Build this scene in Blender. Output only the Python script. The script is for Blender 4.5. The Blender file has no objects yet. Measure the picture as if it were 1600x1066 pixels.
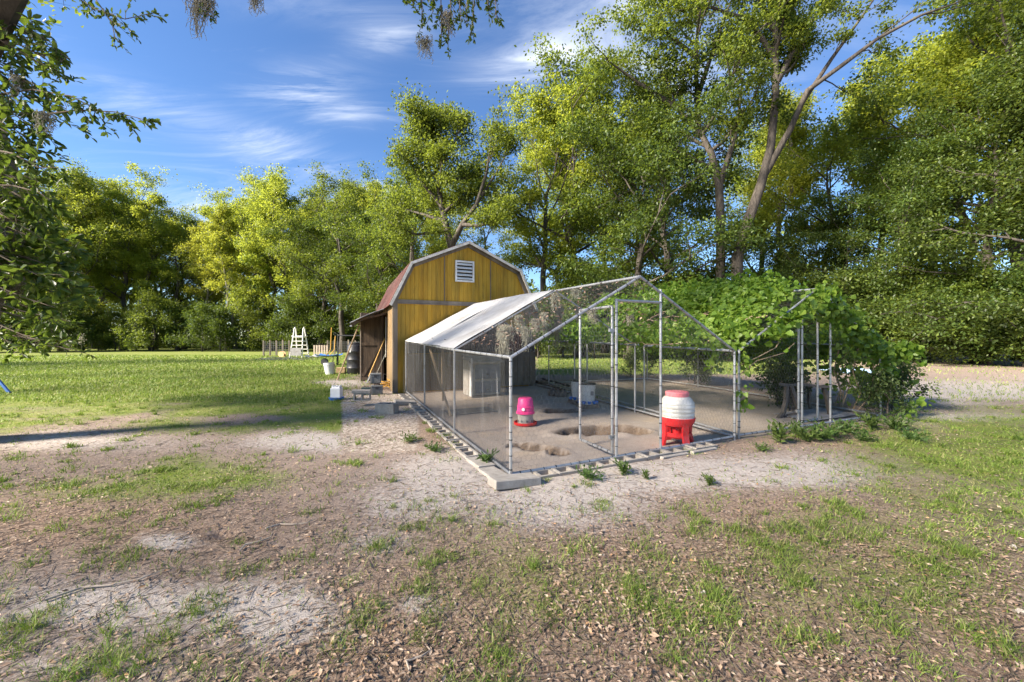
import bpy, math, random
import numpy as np
from mathutils import Vector, Matrix

# ------------------------------------------------------------------ camera, sky, sun, exposure
SC = bpy.context.scene
COL = SC.collection
F, HC, CX, HY = 610.0, 1.4, 800.0, 530.0          # focal length in photo pixels, eye height, principal column, horizon row
cam = bpy.data.cameras.new('camera'); camo = bpy.data.objects.new('camera', cam); COL.objects.link(camo)
camo.location = (0, 0, HC); camo.rotation_euler = (math.radians(90), 0, 0)
cam.sensor_width = 36; cam.lens = 36 * F / 1600; cam.shift_y = -3 / 1600; cam.clip_start = .05; cam.clip_end = 3000
SC.camera = camo
SC.view_settings.view_transform = 'Standard'; SC.view_settings.look = 'None'
SC.view_settings.exposure = 1.98; SC.view_settings.gamma = 1; SC.view_settings.use_white_balance = True; SC.view_settings.white_balance_temperature = 6900   # camera balanced for open shade
SC.cycles.max_bounces = 7; SC.cycles.transparent_max_bounces = 24; SC.cycles.diffuse_bounces = 4
SC.cycles.transmission_bounces = 6; SC.cycles.caustics_reflective = False; SC.cycles.caustics_refractive = False

SUN_EL = math.radians(31); SUN_AZ = math.atan2(-0.90, -0.43)     # direction towards the sun, clockwise from +Y
sd = Vector((math.sin(SUN_AZ) * math.cos(SUN_EL), math.cos(SUN_AZ) * math.cos(SUN_EL), math.sin(SUN_EL)))
sl = bpy.data.lights.new('sun', 'SUN'); sl.energy = 5.0; sl.angle = math.radians(11); sl.color = (1, .92, .82)
so = bpy.data.objects.new('sun', sl); COL.objects.link(so); so.rotation_euler = (-sd).to_track_quat('-Z', 'Y').to_euler()

W = bpy.data.worlds.new('World'); SC.world = W; W.use_nodes = True
nt = W.node_tree; N = nt.nodes; L = nt.links; N.clear()
def wn(t, **k):
    n = N.new(t)
    for a, b in k.items(): setattr(n, a, b)
    return n
def wmath(op, a, b=None, c=None):
    n = wn('ShaderNodeMath', operation=op)
    for i, v in enumerate((a, b, c)):
        if v is None: continue
        if hasattr(v, 'links') or hasattr(v, 'is_output'): L.new(v, n.inputs[i])
        else: n.inputs[i].default_value = v
    return n.outputs[0]
sky = wn('ShaderNodeTexSky', sky_type='NISHITA'); sky.sun_disc = False
sky.sun_elevation = SUN_EL; sky.sun_rotation = SUN_AZ; sky.ozone_density = 5.0; sky.air_density = 1.0; sky.dust_density = .2; sky.altitude = 300
tc = wn('ShaderNodeTexCoord')
def pixdir(px, py):
    return Vector(((px - CX) / F, 1, (HY - py) / F)).normalized()
def wdot(vec):
    n = wn('ShaderNodeVectorMath', operation='DOT_PRODUCT'); L.new(tc.outputs['Generated'], n.inputs[0]); n.inputs[1].default_value = vec
    return n.outputs['Value']
sep = wn('ShaderNodeSeparateXYZ'); L.new(tc.outputs['Generated'], sep.inputs[0])
zz = wmath('ADD', wmath('MAXIMUM', sep.outputs[2], 0.0), .12)
cmb = wn('ShaderNodeCombineXYZ'); L.new(wmath('DIVIDE', sep.outputs[0], zz), cmb.inputs[0]); L.new(wmath('DIVIDE', sep.outputs[1], zz), cmb.inputs[1])
mp = wn('ShaderNodeMapping'); mp.inputs['Rotation'].default_value = (0, 0, .5); mp.inputs['Scale'].default_value = (.45, 1.5, 1); L.new(cmb.outputs[0], mp.inputs[0])
no = wn('ShaderNodeTexNoise'); no.inputs['Scale'].default_value = 2.6; no.inputs['Detail'].default_value = 9; no.inputs['Roughness'].default_value = .66; no.inputs['Distortion'].default_value = 1.1
L.new(mp.outputs[0], no.inputs['Vector'])
mrn = wn('ShaderNodeMapRange'); mrn.inputs[1].default_value = .52; mrn.inputs[2].default_value = .92; L.new(no.outputs['Fac'], mrn.inputs[0])
total = wmath('MULTIPLY', mrn.outputs[0], .3)
mr2 = wn('ShaderNodeMapRange'); mr2.inputs[1].default_value = .40; mr2.inputs[2].default_value = .64; L.new(no.outputs['Fac'], mr2.inputs[0])
for (px, py, qx, qy, s1, s2, amt) in [(430, 235, 600, 292, .24, .035, .55), (470, 130, 520, 125, .09, .028, .75), (520, 172, 560, 178, .08, .022, .5),
                                      (610, 60, 650, 58, .07, .022, .8), (845, 95, 910, 85, .13, .036, 1.0), (1060, 60, 1120, 110, .2, .12, .8), (560, 20, 640, 25, .2, .02, .3), (290, 330, 600, 320, .3, .05, .55)]:
    c = pixdir(px, py); e1 = (pixdir(qx, qy) - c); e1 = (e1 - c * e1.dot(c)).normalized(); e2 = c.cross(e1)
    p = wmath('DIVIDE', wdot(e1), s1); q = wmath('DIVIDE', wdot(e2), s2)
    r2 = wmath('ADD', wmath('MULTIPLY', p, p), wmath('MULTIPLY', q, q))
    g = wmath('EXPONENT', wmath('MULTIPLY', r2, -1.0))
    g = wmath('MULTIPLY', g, wmath('GREATER_THAN', wdot(c), 0.0))
    total = wmath('ADD', total, wmath('MULTIPLY', wmath('MULTIPLY', g, amt), wmath('ADD', mr2.outputs[0], .06)))
total = wmath('MINIMUM', total, .9)
mx = wn('ShaderNodeMix', data_type='RGBA'); L.new(total, mx.inputs[0]); hsv = wn('ShaderNodeHueSaturation'); hsv.inputs['Saturation'].default_value = 1.10; hsv.inputs['Hue'].default_value = .505; L.new(sky.outputs[0], hsv.inputs['Color']); L.new(hsv.outputs[0], mx.inputs[6]); mx.inputs[7].default_value = (4.2, 4.7, 5.6, 1)
bg = wn('ShaderNodeBackground'); bg.inputs[1].default_value = .067; L.new(mx.outputs[2], bg.inputs[0])
wo = wn('ShaderNodeOutputWorld'); L.new(bg.outputs[0], wo.inputs[0])

# ------------------------------------------------------------------ terrain height and pixel-to-ground
def sstep(a, b, x):
    t = np.clip((np.asarray(x, float) - a) / (b - a), 0, 1); return t * t * (3 - 2 * t)
def tz(x, y):
    return float(.15 * sstep(4, 10.5, y))
def G(px, py, z=None):
    """point on the ground under photo pixel (px, py)"""
    y = 10.
    for _ in range(30):
        h = HC - (tz(0, y) if z is None else z); y = F * h / (py - HY)
    return Vector(((px - CX) / F * y, y, HC - h))
def A(px, py, y):
    """point under a pixel at known distance y"""
    return Vector(((px - CX) / F * y, y, HC + (HY - py) / F * y))

_rg = np.random.default_rng(5)
_lat = _rg.random((256, 256))
def vnoise(x, y):
    xi = np.floor(x).astype(int); yi = np.floor(y).astype(int); fx = x - xi; fy = y - yi
    fx = fx * fx * (3 - 2 * fx); fy = fy * fy * (3 - 2 * fy)
    a = _lat[xi % 256, yi % 256]; b = _lat[(xi + 1) % 256, yi % 256]; c = _lat[xi % 256, (yi + 1) % 256]; d = _lat[(xi + 1) % 256, (yi + 1) % 256]
    return (a * (1 - fx) + b * fx) * (1 - fy) + (c * (1 - fx) + d * fx) * fy
def fbm(x, y, o=4):
    s = 0; a = .5
    for i in range(o): s = s + a * vnoise(x * 2 ** i + 17 * i, y * 2 ** i + 31 * i); a *= .5
    return s / (1 - .5 ** o)

# ------------------------------------------------------------------ runs: plan coordinates
ANG_A = math.radians(25.3); UA = Vector((math.cos(ANG_A), math.sin(ANG_A), 0)); VA = Vector((-math.sin(ANG_A), math.cos(ANG_A), 0)); OA = Vector((-.013, 3.99, 0))
ANG_B = math.radians(21.8); UB = Vector((math.cos(ANG_B), math.sin(ANG_B), 0)); VB = Vector((-math.sin(ANG_B), math.cos(ANG_B), 0)); OB = Vector((3.215, 5.53, 0))
RW, RL, RE, RP = 3.46, 5.87, 1.213, 2.152          # run width, length, eave height, ridge height
ANG_S = math.radians(23.5); US = Vector((math.cos(ANG_S), math.sin(ANG_S), 0)); VS = Vector((-math.sin(ANG_S), math.cos(ANG_S), 0)); OS = Vector((-2.82, 9.3, 0))

HOLES = []   # (centre, rx, ry, rot, depth)
def hole(px, py, rx, ry, rot, d): p = G(px, py); HOLES.append((p.x, p.y, rx, ry, rot, d))
hole(925, 672, .50, .27, .25, .26); hole(985, 671, .27, .22, 0, .22)
hole(838, 697, .27, .12, -.3, .17); hole(872, 704, .16, .10, -.8, .16); hole(812, 694, .16, .10, .2, .13)
hole(880, 640, .40, .2, 0, .12); hole(345, 838, .10, .05, 0, .06)
MOUNDS = [(905, 679, .16, .11, -.05), (880, 655, .4, .1, -.02)]
for (px, py, rx, ry, d) in MOUNDS: hole(px, py, rx, ry, .2, d)

def height(x, y):
    x = np.asarray(x, float); y = np.asarray(y, float)
    h = .15 * sstep(4, 10.5, y)
    near = 1 - sstep(14, 24, np.hypot(x, y))
    h = h + near * (.05 * (fbm(x * .55 + 40, y * .55 + 9, 3) - .5) + .02 * (fbm(x * 4 + 3, y * 4 + 7, 3) - .5))
    # soil scraped level inside the runs and round the shed, dug out into holes by the birds
    def inside(O, U, V, w, l, m):
        s = (x - O.x) * U.x + (y - O.y) * U.y; t = (x - O.x) * V.x + (y - O.y) * V.y
        return sstep(-m, 0, s) * sstep(-m, 0, w - s) * sstep(-m, 0, t) * sstep(-m, 0, l - t)
    k = np.maximum(inside(OA, UA, VA, RW, RL, .35), inside(OB, UB, VB, RW, RL, .35))
    k = np.maximum(k, inside(OS, US, VS, 3.7, 4.6, .4))
    base = .15 * sstep(4, 10.5, y)
    h = h * (1 - k) + k * (base - .035 + .018 * (fbm(x * 5, y * 5, 3) - .5))
    for (cx, cy, rx, ry, rot, d) in HOLES:
        c, s = math.cos(rot), math.sin(rot); a = ((x - cx) * c + (y - cy) * s) / rx; b = (-(x - cx) * s + (y - cy) * c) / ry
        r = np.sqrt(a * a + b * b) + .5 * (fbm(x * 6, y * 6, 2) - .5)
        h = h - d * (1 - sstep(.70, 1.0, r)) + (.12 * d if d > 0 else 0) * np.exp(-((r - 1.25) / .25) ** 2)
    far = sstep(60, 400, np.hypot(x, y))
    return h - far * 1.5
def dug(x, y):
    k = np.zeros(np.shape(x))
    for (cx, cy, rx, ry, rot, d) in HOLES:
        if d < .1: continue
        c, s = math.cos(rot), math.sin(rot); a = ((x - cx) * c + (y - cy) * s) / rx; b = (-(x - cx) * s + (y - cy) * c) / ry
        k = np.maximum(k, 1 - sstep(1.0, 1.22, np.sqrt(a * a + b * b) + .5 * (fbm(x * 6, y * 6, 2) - .5)))
    return k
def gz(x, y): return float(height(np.array([x]), np.array([y]))[0])
def onground(p, dz=0.): return Vector((p.x, p.y, gz(p.x, p.y) + dz))

# ------------------------------------------------------------------ surface weights over the ground (grass, sand, litter)
def blob(px, py, cx, cy, rx, ry):
    return np.exp(-(((px - cx) / rx) ** 2 + ((py - cy) / ry) ** 2))
def weights(x, y):
    x = np.asarray(x, float); y = np.asarray(y, float)
    yy = np.maximum(y, 1.0); px = CX + F * x / yy; py = HY + F * (HC - .15 * sstep(4, 10.5, yy)) / yy
    n1 = fbm(x * .9 + 11, y * .9 + 3, 4); n2 = fbm(x * 2.3 + 71, y * 2.3 + 13, 4)
    lawn = sstep(735, 610, py + 110 * (n1 - .5)) * sstep(600, 505, px + 60 * (n2 - .5))
    lawn = lawn * (1 - .95 * np.minimum(1, 1.3 * blob(px, py, 170, 692, 190, 20) + blob(px, py, 480, 690, 90, 16) + blob(px, py, 530, 598, 45, 7) + .8 * blob(px, py, 400, 652, 60, 6) + .6 * blob(px, py, 60, 640, 90, 8) + .5 * blob(px, py, 330, 655, 70, 8)))
    g = lawn * 1.0
    g = g + .75 * blob(px, py, 330, 745, 130, 26) + .45 * blob(px, py, 150, 770, 170, 26) + .5 * blob(px, py, 530, 655, 40, 18)
    g = g + (.75 * blob(px, py, 1560, 700, 230, 70) + .4 * blob(px, py, 1450, 850, 250, 120)) * (px > 1000)
    g = g + .30 * blob(px, py, 900, 930, 330, 90) + .20 * blob(px, py, 1330, 960, 330, 130) + .22 * blob(px, py, 700, 830, 140, 60) + .3 * blob(px, py, 300, 1040, 130, 50)
    back = sstep(12.5, 15, y) * sstep(820, 860, px)
    g = np.maximum(g, back * (.75 * sstep(1400, 1100, px) + .1))
    g = g * (.45 + 1.1 * n2)
    s = .9 * blob(px, py, 870, 785, 150, 40) + .75 * blob(px, py, 690, 735, 90, 40) + .75 * blob(px, py, 1060, 742, 190, 24) + .6 * blob(px, py, 1260, 735, 130, 26)
    s = s + .85 * blob(px, py, 430, 965, 100, 45) + .7 * blob(px, py, 170, 950, 150, 32) + .7 * blob(px, py, 260, 850, 40, 12) + .75 * blob(px, py, 490, 690, 90, 16) + .6 * blob(px, py, 620, 790, 70, 30)
    s = s + .7 * blob(px, py, 1500, 612, 190, 20) * (px > 1000) + .8 * blob(px, py, 530, 598, 45, 7) + .5 * blob(px, py, 660, 945, 45, 20) + .4 * blob(px, py, 590, 850, 60, 20) + .6 * blob(px, py, 140, 690, 160, 16) + .5 * blob(px, py, 1480, 655, 160, 10) + .3 * blob(px, py, 120, 1050, 110, 20)
    s = s * (.3 + 1.5 * n1)
    def inside(O, U, V, w, l):
        a = (x - O.x) * U.x + (y - O.y) * U.y; b = (x - O.x) * V.x + (y - O.y) * V.y
        return ((a > -.02) & (a < w + .02) & (b > -.02) & (b < l)).astype(float)
    run = np.maximum(inside(OA, UA, VA, RW, RL), inside(OB, UB, VB, RW, RL))
    gravel = sstep(525, 545, px) * sstep(665, 640, px) * sstep(606, 612, py) * sstep(720, 690, py)
    shedin = inside(OS, US, VS, 3.68, 4.6)
    ok = 1 - np.maximum(run, shedin)
    g = np.clip(g, 0, 1) * ok * (1 - .8 * gravel); s = np.clip(s, 0, 1) * ok * (1 - gravel)
    lit = np.clip(.35 + .65 * blob(px, py, 1250, 980, 520, 230) + .45 * blob(px, py, 690, 1010, 250, 120) + .5 * blob(px, py, 150, 830, 250, 60) + .6 * blob(px, py, 1380, 690, 120, 20)
                  + .5 * blob(px, py, 700, 690, 60, 60) - .3 * blob(px, py, 120, 980, 200, 120), 0, 1) * ok * (1 - .85 * s) * (1 - .8 * sstep(.3, .8, g))
    return g, s, lit, run, gravel

# ------------------------------------------------------------------ materials
MATS = {}
class NB:
    def __init__(self, name):
        self.m = bpy.data.materials.new(name); self.m.use_nodes = True
        self.t = self.m.node_tree; self.b = self.t.nodes['Principled BSDF']; self.out = self.t.nodes['Material Output']
    def n(self, t, **k):
        x = self.t.nodes.new(t)
        for a, v in k.items():
            if a.startswith('i_'): x.inputs[a[2:].replace('_', ' ')].default_value = v
            else: setattr(x, a, v)
        return x
    def l(self, a, b): self.t.links.new(a, b)
    def ramp(self, src, stops):
        r = self.n('ShaderNodeValToRGB'); e = r.color_ramp.elements
        while len(e) < len(stops): e.new(.5)
        for q, (p, c) in zip(e, stops): q.position = p; q.color = (*c, 1)
        self.l(src, r.inputs[0]); return r.outputs[0]
    def mix(self, f, a, b, mode='MIX'):
        x = self.n('ShaderNodeMix', data_type='RGBA', blend_type=mode)
        for i, v in ((0, f), (6, a), (7, b)):
            if hasattr(v, 'is_output'): self.l(v, x.inputs[i])
            elif i == 0: x.inputs[0].default_value = v
            else: x.inputs[i].default_value = (*v, 1)
        return x.outputs[2]
    def noise(self, scale, detail=5, vec=None, rough=.55, dist=0.):
        x = self.n('ShaderNodeTexNoise', i_Scale=scale, i_Detail=detail, i_Roughness=rough, i_Distortion=dist)
        if vec is not None: self.l(vec, x.inputs['Vector'])
        return x.outputs['Fac']
    def coord(self, kind='Object', scale=(1, 1, 1), rot=(0, 0, 0)):
        c = self.n('ShaderNodeTexCoord'); m = self.n('ShaderNodeMapping'); m.inputs['Scale'].default_value = scale; m.inputs['Rotation'].default_value = rot
        self.l(c.outputs[kind], m.inputs[0]); return m.outputs[0]
    def bump(self, h, strength=.3, dist=.01):
        b = self.n('ShaderNodeBump', i_Strength=strength, i_Distance=dist); self.l(h, b.inputs['Height']); self.l(b.outputs[0], self.b.inputs['Normal'])

def worn(name, c1, c2, rough=.7, scale=6, metal=0., bump=.2, stretch=(1, 1, 1), dirt=None, bscale=40, lo=.35, hi=.7):
    """two tones mixed by noise, optional third dirt tone, fine bump"""
    k = NB(name); v = k.coord('Object', stretch)
    col = k.ramp(k.noise(scale, 6, v), [(lo, c1), (hi, c2)])
    if dirt:
        f = k.ramp(k.noise(scale * .6, 8, v, .7), [(.5, (0, 0, 0)), (.68, (1, 1, 1))])
        col = k.mix(f, col, dirt)
    k.l(col, k.b.inputs['Base Color']); k.b.inputs['Roughness'].default_value = rough; k.b.inputs['Metallic'].default_value = metal
    if bump: k.bump(k.noise(bscale, 6, v), bump, .006)
    MATS[name] = k.m; return k.m

def leafmat(name, stops, trans=.38, tcol=(.30, .38, .04), rough=.5):
    k = NB(name); gi = k.n('ShaderNodeNewGeometry'); oi = k.n('ShaderNodeObjectInfo')
    col = k.ramp(gi.outputs['Random Per Island'], stops)
    v = k.coord('Object'); big = k.noise(.55, 2, v)
    hs = k.n('ShaderNodeHueSaturation'); k.l(col, hs.inputs['Color'])
    mr = k.n('ShaderNodeMapRange'); mr.inputs[3].default_value = .488; mr.inputs[4].default_value = .522; k.l(oi.outputs['Random'], mr.inputs[0]); k.l(mr.outputs[0], hs.inputs['Hue'])
    mv = k.n('ShaderNodeMapRange'); mv.inputs[1].default_value = .3; mv.inputs[2].default_value = .7; mv.inputs[3].default_value = .72; mv.inputs[4].default_value = 1.3; k.l(big, mv.inputs[0]); k.l(mv.outputs[0], hs.inputs['Value'])
    k.l(hs.outputs[0], k.b.inputs['Base Color']); k.b.inputs['Roughness'].default_value = rough
    k.b.inputs['Specular IOR Level'].default_value = .35
    tr = k.n('ShaderNodeBsdfTranslucent'); mc = k.mix(.75, hs.outputs[0], tcol, 'MIX'); k.l(mc, tr.inputs[0])
    ms = k.n('ShaderNodeMixShader'); ms.inputs[0].default_value = trans
    k.l(k.b.outputs[0], ms.inputs[1]); k.l(tr.outputs[0], ms.inputs[2]); k.l(ms.outputs[0], k.out.inputs[0])
    MATS[name] = k.m; return k.m

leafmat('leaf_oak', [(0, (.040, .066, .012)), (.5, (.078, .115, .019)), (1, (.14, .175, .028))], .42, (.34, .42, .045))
leafmat('leaf_dark', [(0, (.026, .048, .010)), (.6, (.050, .082, .016)), (1, (.10, .135, .022))], .34, (.22, .30, .03))  # leaf colour lowered; shade of the deep right-hand wood is put into it
leafmat('leaf_bright', [(0, (.085, .125, .016)), (.5, (.15, .20, .026)), (1, (.235, .275, .038))], .47, (.56, .62, .07))
leafmat('leaf_yellow', [(0, (.115, .15, .018)), (.5, (.185, .22, .028)), (1, (.28, .29, .045))], .47, (.60, .62, .07))
leafmat('leaf_near', [(0, (.028, .056, .013)), (.6, (.062, .105, .022)), (1, (.125, .165, .035))], .38, (.26, .38, .04), .38)
leafmat('leaf_vine', [(0, (.075, .150, .020)), (.5, (.125, .225, .032)), (1, (.20, .30, .045))], .4, (.32, .50, .045), .45)
leafmat('leaf_shrub', [(0, (.03, .055, .018)), (.6, (.06, .09, .028)), (1, (.11, .145, .04))], .25, (.15, .22, .03))
leafmat('grass_blade', [(0, (.12, .18, .026)), (.55, (.20, .28, .045)), (.85, (.29, .33, .08)), (1, (.42, .36, .17))], .3, (.24, .34, .04), .55)
leafmat('weed_leaf', [(0, (.055, .10, .025)), (1, (.12, .18, .045))], .3, (.2, .32, .04))
leafmat('dry_leaf', [(0, (.14, .085, .06)), (.3, (.29, .18, .13)), (.65, (.44, .29, .21)), (.9, (.58, .44, .34)), (1, (.50, .24, .11))], .05, (.3, .18, .08), .75)
leafmat('moss', [(0, (.24, .225, .17)), (.6, (.38, .36, .29)), (1, (.50, .47, .38))], .2, (.3, .28, .2), .9)
worn('bark', (.035, .029, .024), (.105, .09, .075), .95, 3, bump=.9, stretch=(3, 3, .7), bscale=14)
worn('bark_pale', (.11, .098, .082), (.30, .275, .24), .95, 3, bump=.8, stretch=(3, 3, .8), bscale=14)
worn('twig', (.10, .075, .055), (.25, .20, .15), .9, 8)
worn('galvanised', (.36, .37, .38), (.54, .55, .56), .45, 9, .6, bump=.08, dirt=(.30, .28, .26))
worn('tie_wire', (.04, .04, .045), (.09, .09, .095), .5, 10, .3, bump=0)
worn('wire', (.16, .165, .17), (.27, .275, .285), .5, 10, .6, bump=0)
worn('concrete', (.27, .245, .215), (.42, .39, .35), .95, 8, bump=.6, bscale=70, dirt=(.24, .21, .18))
worn('grey_board', (.13, .105, .08), (.24, .20, .155), .9, 5, stretch=(1, 1, .25), bscale=30, dirt=(.12, .095, .07))
worn('fascia', (.52, .48, .42), (.74, .70, .63), .85, 5, bump=.3, dirt=(.30, .25, .20))
worn('vent_white', (.62, .60, .56), (.78, .77, .74), .6, 6, dirt=(.5, .46, .4))
worn('black_void', (.008, .008, .008), (.014, .013, .012), .95, 5, bump=0)
worn('brown_ply', (.085, .058, .040), (.16, .112, .075), .9, 4, stretch=(4, 4, .4), dirt=(.05, .04, .032))
worn('roof_metal', (.075, .022, .020), (.14, .045, .040), .8, 3, 0., bump=.15, dirt=(.11, .07, .055))
worn('awning_metal', (.10, .10, .105), (.24, .24, .245), .6, 5, .3, dirt=(.05, .045, .04))
worn('tarp_white', (.36, .36, .36), (.46, .46, .46), .6, 2.5, bump=.15, bscale=6, dirt=(.30, .285, .27))
worn('shade_cloth', (.075, .070, .066), (.12, .112, .105), .95, 4, bump=.2)
worn('pink', (.78, .05, .22), (.90, .09, .32), .45, 6, bump=.05)
worn('red', (.56, .018, .022), (.72, .035, .04), .4, 6, bump=.05, dirt=(.50, .06, .05))
worn('red_faded', (.58, .13, .15), (.74, .30, .32), .5, 6, bump=.05)
worn('feeder_white', (.50, .49, .45), (.62, .61, .57), .45, 6, bump=.05, dirt=(.42, .39, .33))
worn('dirty_white', (.30, .28, .245), (.46, .44, .40), .6, 7, dirt=(.30, .25, .2))
worn('bucket_white', (.70, .70, .70), (.84, .84, .84), .5, 6, bump=.05)
worn('blue', (.03, .13, .44), (.06, .22, .60), .45, 6, bump=.05)
worn('pale_blue', (.36, .56, .76), (.52, .70, .86), .55, 6, bump=.1)
worn('nest_blue', (.10, .13, .17), (.15, .19, .235), .6, 4, dirt=(.10, .11, .12))
worn('black_plastic', (.02, .02, .023), (.045, .045, .05), .45, 8, bump=.05)
worn('grey_plastic', (.12, .125, .125), (.20, .205, .205), .55, 8, bump=.08, dirt=(.07, .065, .06))
worn('green_plastic', (.03, .055, .055), (.05, .085, .085), .5, 8, bump=.05)
worn('resin_brown', (.055, .048, .044), (.095, .083, .076), .6, 8, bump=.08, dirt=(.13, .11, .09))
worn('handle_yellow', (.52, .27, .035), (.64, .36, .06), .55, 8, bump=.05)
worn('handle_wood', (.27, .19, .115), (.42, .31, .20), .75, 8, stretch=(1, 1, .3))
worn('handle_grey', (.20, .19, .15), (.30, .29, .24), .8, 8)
worn('pallet_wood', (.30, .24, .185), (.46, .385, .31), .9, 6)
worn('spool_wood', (.52, .34, .17), (.66, .46, .26), .85, 6)
worn('ladder_white', (.62, .61, .55), (.76, .75, .70), .5, 6)
worn('grey_sheet', (.25, .24, .235), (.36, .35, .345), .7, 6, .1, dirt=(.2, .18, .16))
worn('white_print', (.85, .85, .84), (.9, .9, .89), .5, 6, bump=0)
worn('soil_block', (.13, .10, .08), (.22, .175, .14), .95, 6, bump=.5)

def siding():
    k = NB('siding_yellow'); v = k.coord('Object', (1, 1, .16)); v2 = k.coord('Object')
    col = k.ramp(k.noise(5, 7, v, .6), [(.30, (.33, .17, .014)), (.5, (.47, .26, .020)), (.72, (.56, .33, .038))])
    sepz = k.n('ShaderNodeSeparateXYZ'); k.l(v2, sepz.inputs[0])
    mr = k.n('ShaderNodeMapRange'); mr.inputs[1].default_value = 2.35; mr.inputs[2].default_value = 1.2; k.l(sepz.outputs[2], mr.inputs[0])
    alg = k.ramp(k.noise(3, 7, v, .65), [(.42, (0, 0, 0)), (.62, (1, 1, 1))])
    af = k.n('ShaderNodeMath', operation='MULTIPLY_ADD'); k.l(mr.outputs[0], af.inputs[0]); af.inputs[1].default_value = .42; k.l(alg, af.inputs[2])
    am = k.n('ShaderNodeMath', operation='MULTIPLY', use_clamp=True); k.l(af.outputs[0], am.inputs[0]); am.inputs[1].default_value = .52
    col = k.mix(am.outputs[0], col, (.15, .115, .022))                      # algae stain, heavier low on the wall
    vs = k.coord('Object', (9, 9, .35)); streak = k.ramp(k.noise(2.2, 4, vs), [(.66, (0, 0, 0)), (.76, (1, 1, 1))])
    col = k.mix(k.mix(.5, streak, (0, 0, 0)), col, (.52, .40, .17))         # bleached runs
    dk = k.ramp(k.noise(1.9, 8, k.coord('Object', (5, 5, .8)), .7), [(.60, (0, 0, 0)), (.72, (1, 1, 1))])
    col = k.mix(k.mix(.45, dk, (0, 0, 0)), col, (.075, .055, .02))
    k.l(col, k.b.inputs['Base Color']); k.b.inputs['Roughness'].default_value = .82
    k.bump(k.noise(30, 6, v), .35, .004); MATS['siding_yellow'] = k.m
siding()
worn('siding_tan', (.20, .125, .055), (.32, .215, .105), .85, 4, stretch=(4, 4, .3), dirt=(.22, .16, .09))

def film():
    k = NB('plastic_film'); t = k.n('ShaderNodeBsdfTransparent', i_Color=(.74, .74, .75, 1)); g = k.n('ShaderNodeBsdfGlossy', i_Roughness=.3); d = k.n('ShaderNodeBsdfDiffuse', i_Color=(.55, .56, .58, 1))
    v = k.coord('Object', (1.2, 1.2, .35)); b = k.n('ShaderNodeBump', i_Strength=.7, i_Distance=.05); k.l(k.noise(2.6, 3, v, .4, 1.2), b.inputs['Height']); k.l(b.outputs[0], g.inputs['Normal']); k.l(b.outputs[0], d.inputs['Normal'])
    m1 = k.n('ShaderNodeMixShader'); ff = k.ramp(k.noise(3.1, 3, k.coord('Object', (2.5, 2.5, .25)), .5, 1.5), [(.45, (.018,) * 3), (.62, (.035,) * 3), (.74, (.20,) * 3)])
    k.l(ff, m1.inputs[0]); k.l(t.outputs[0], m1.inputs[1]); k.l(d.outputs[0], m1.inputs[2])
    m2 = k.n('ShaderNodeMixShader'); m2.inputs[0].default_value = .04; k.l(m1.outputs[0], m2.inputs[1]); k.l(g.outputs[0], m2.inputs[2]); k.l(m2.outputs[0], k.out.inputs[0])
    MATS['plastic_film'] = k.m
film()

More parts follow.
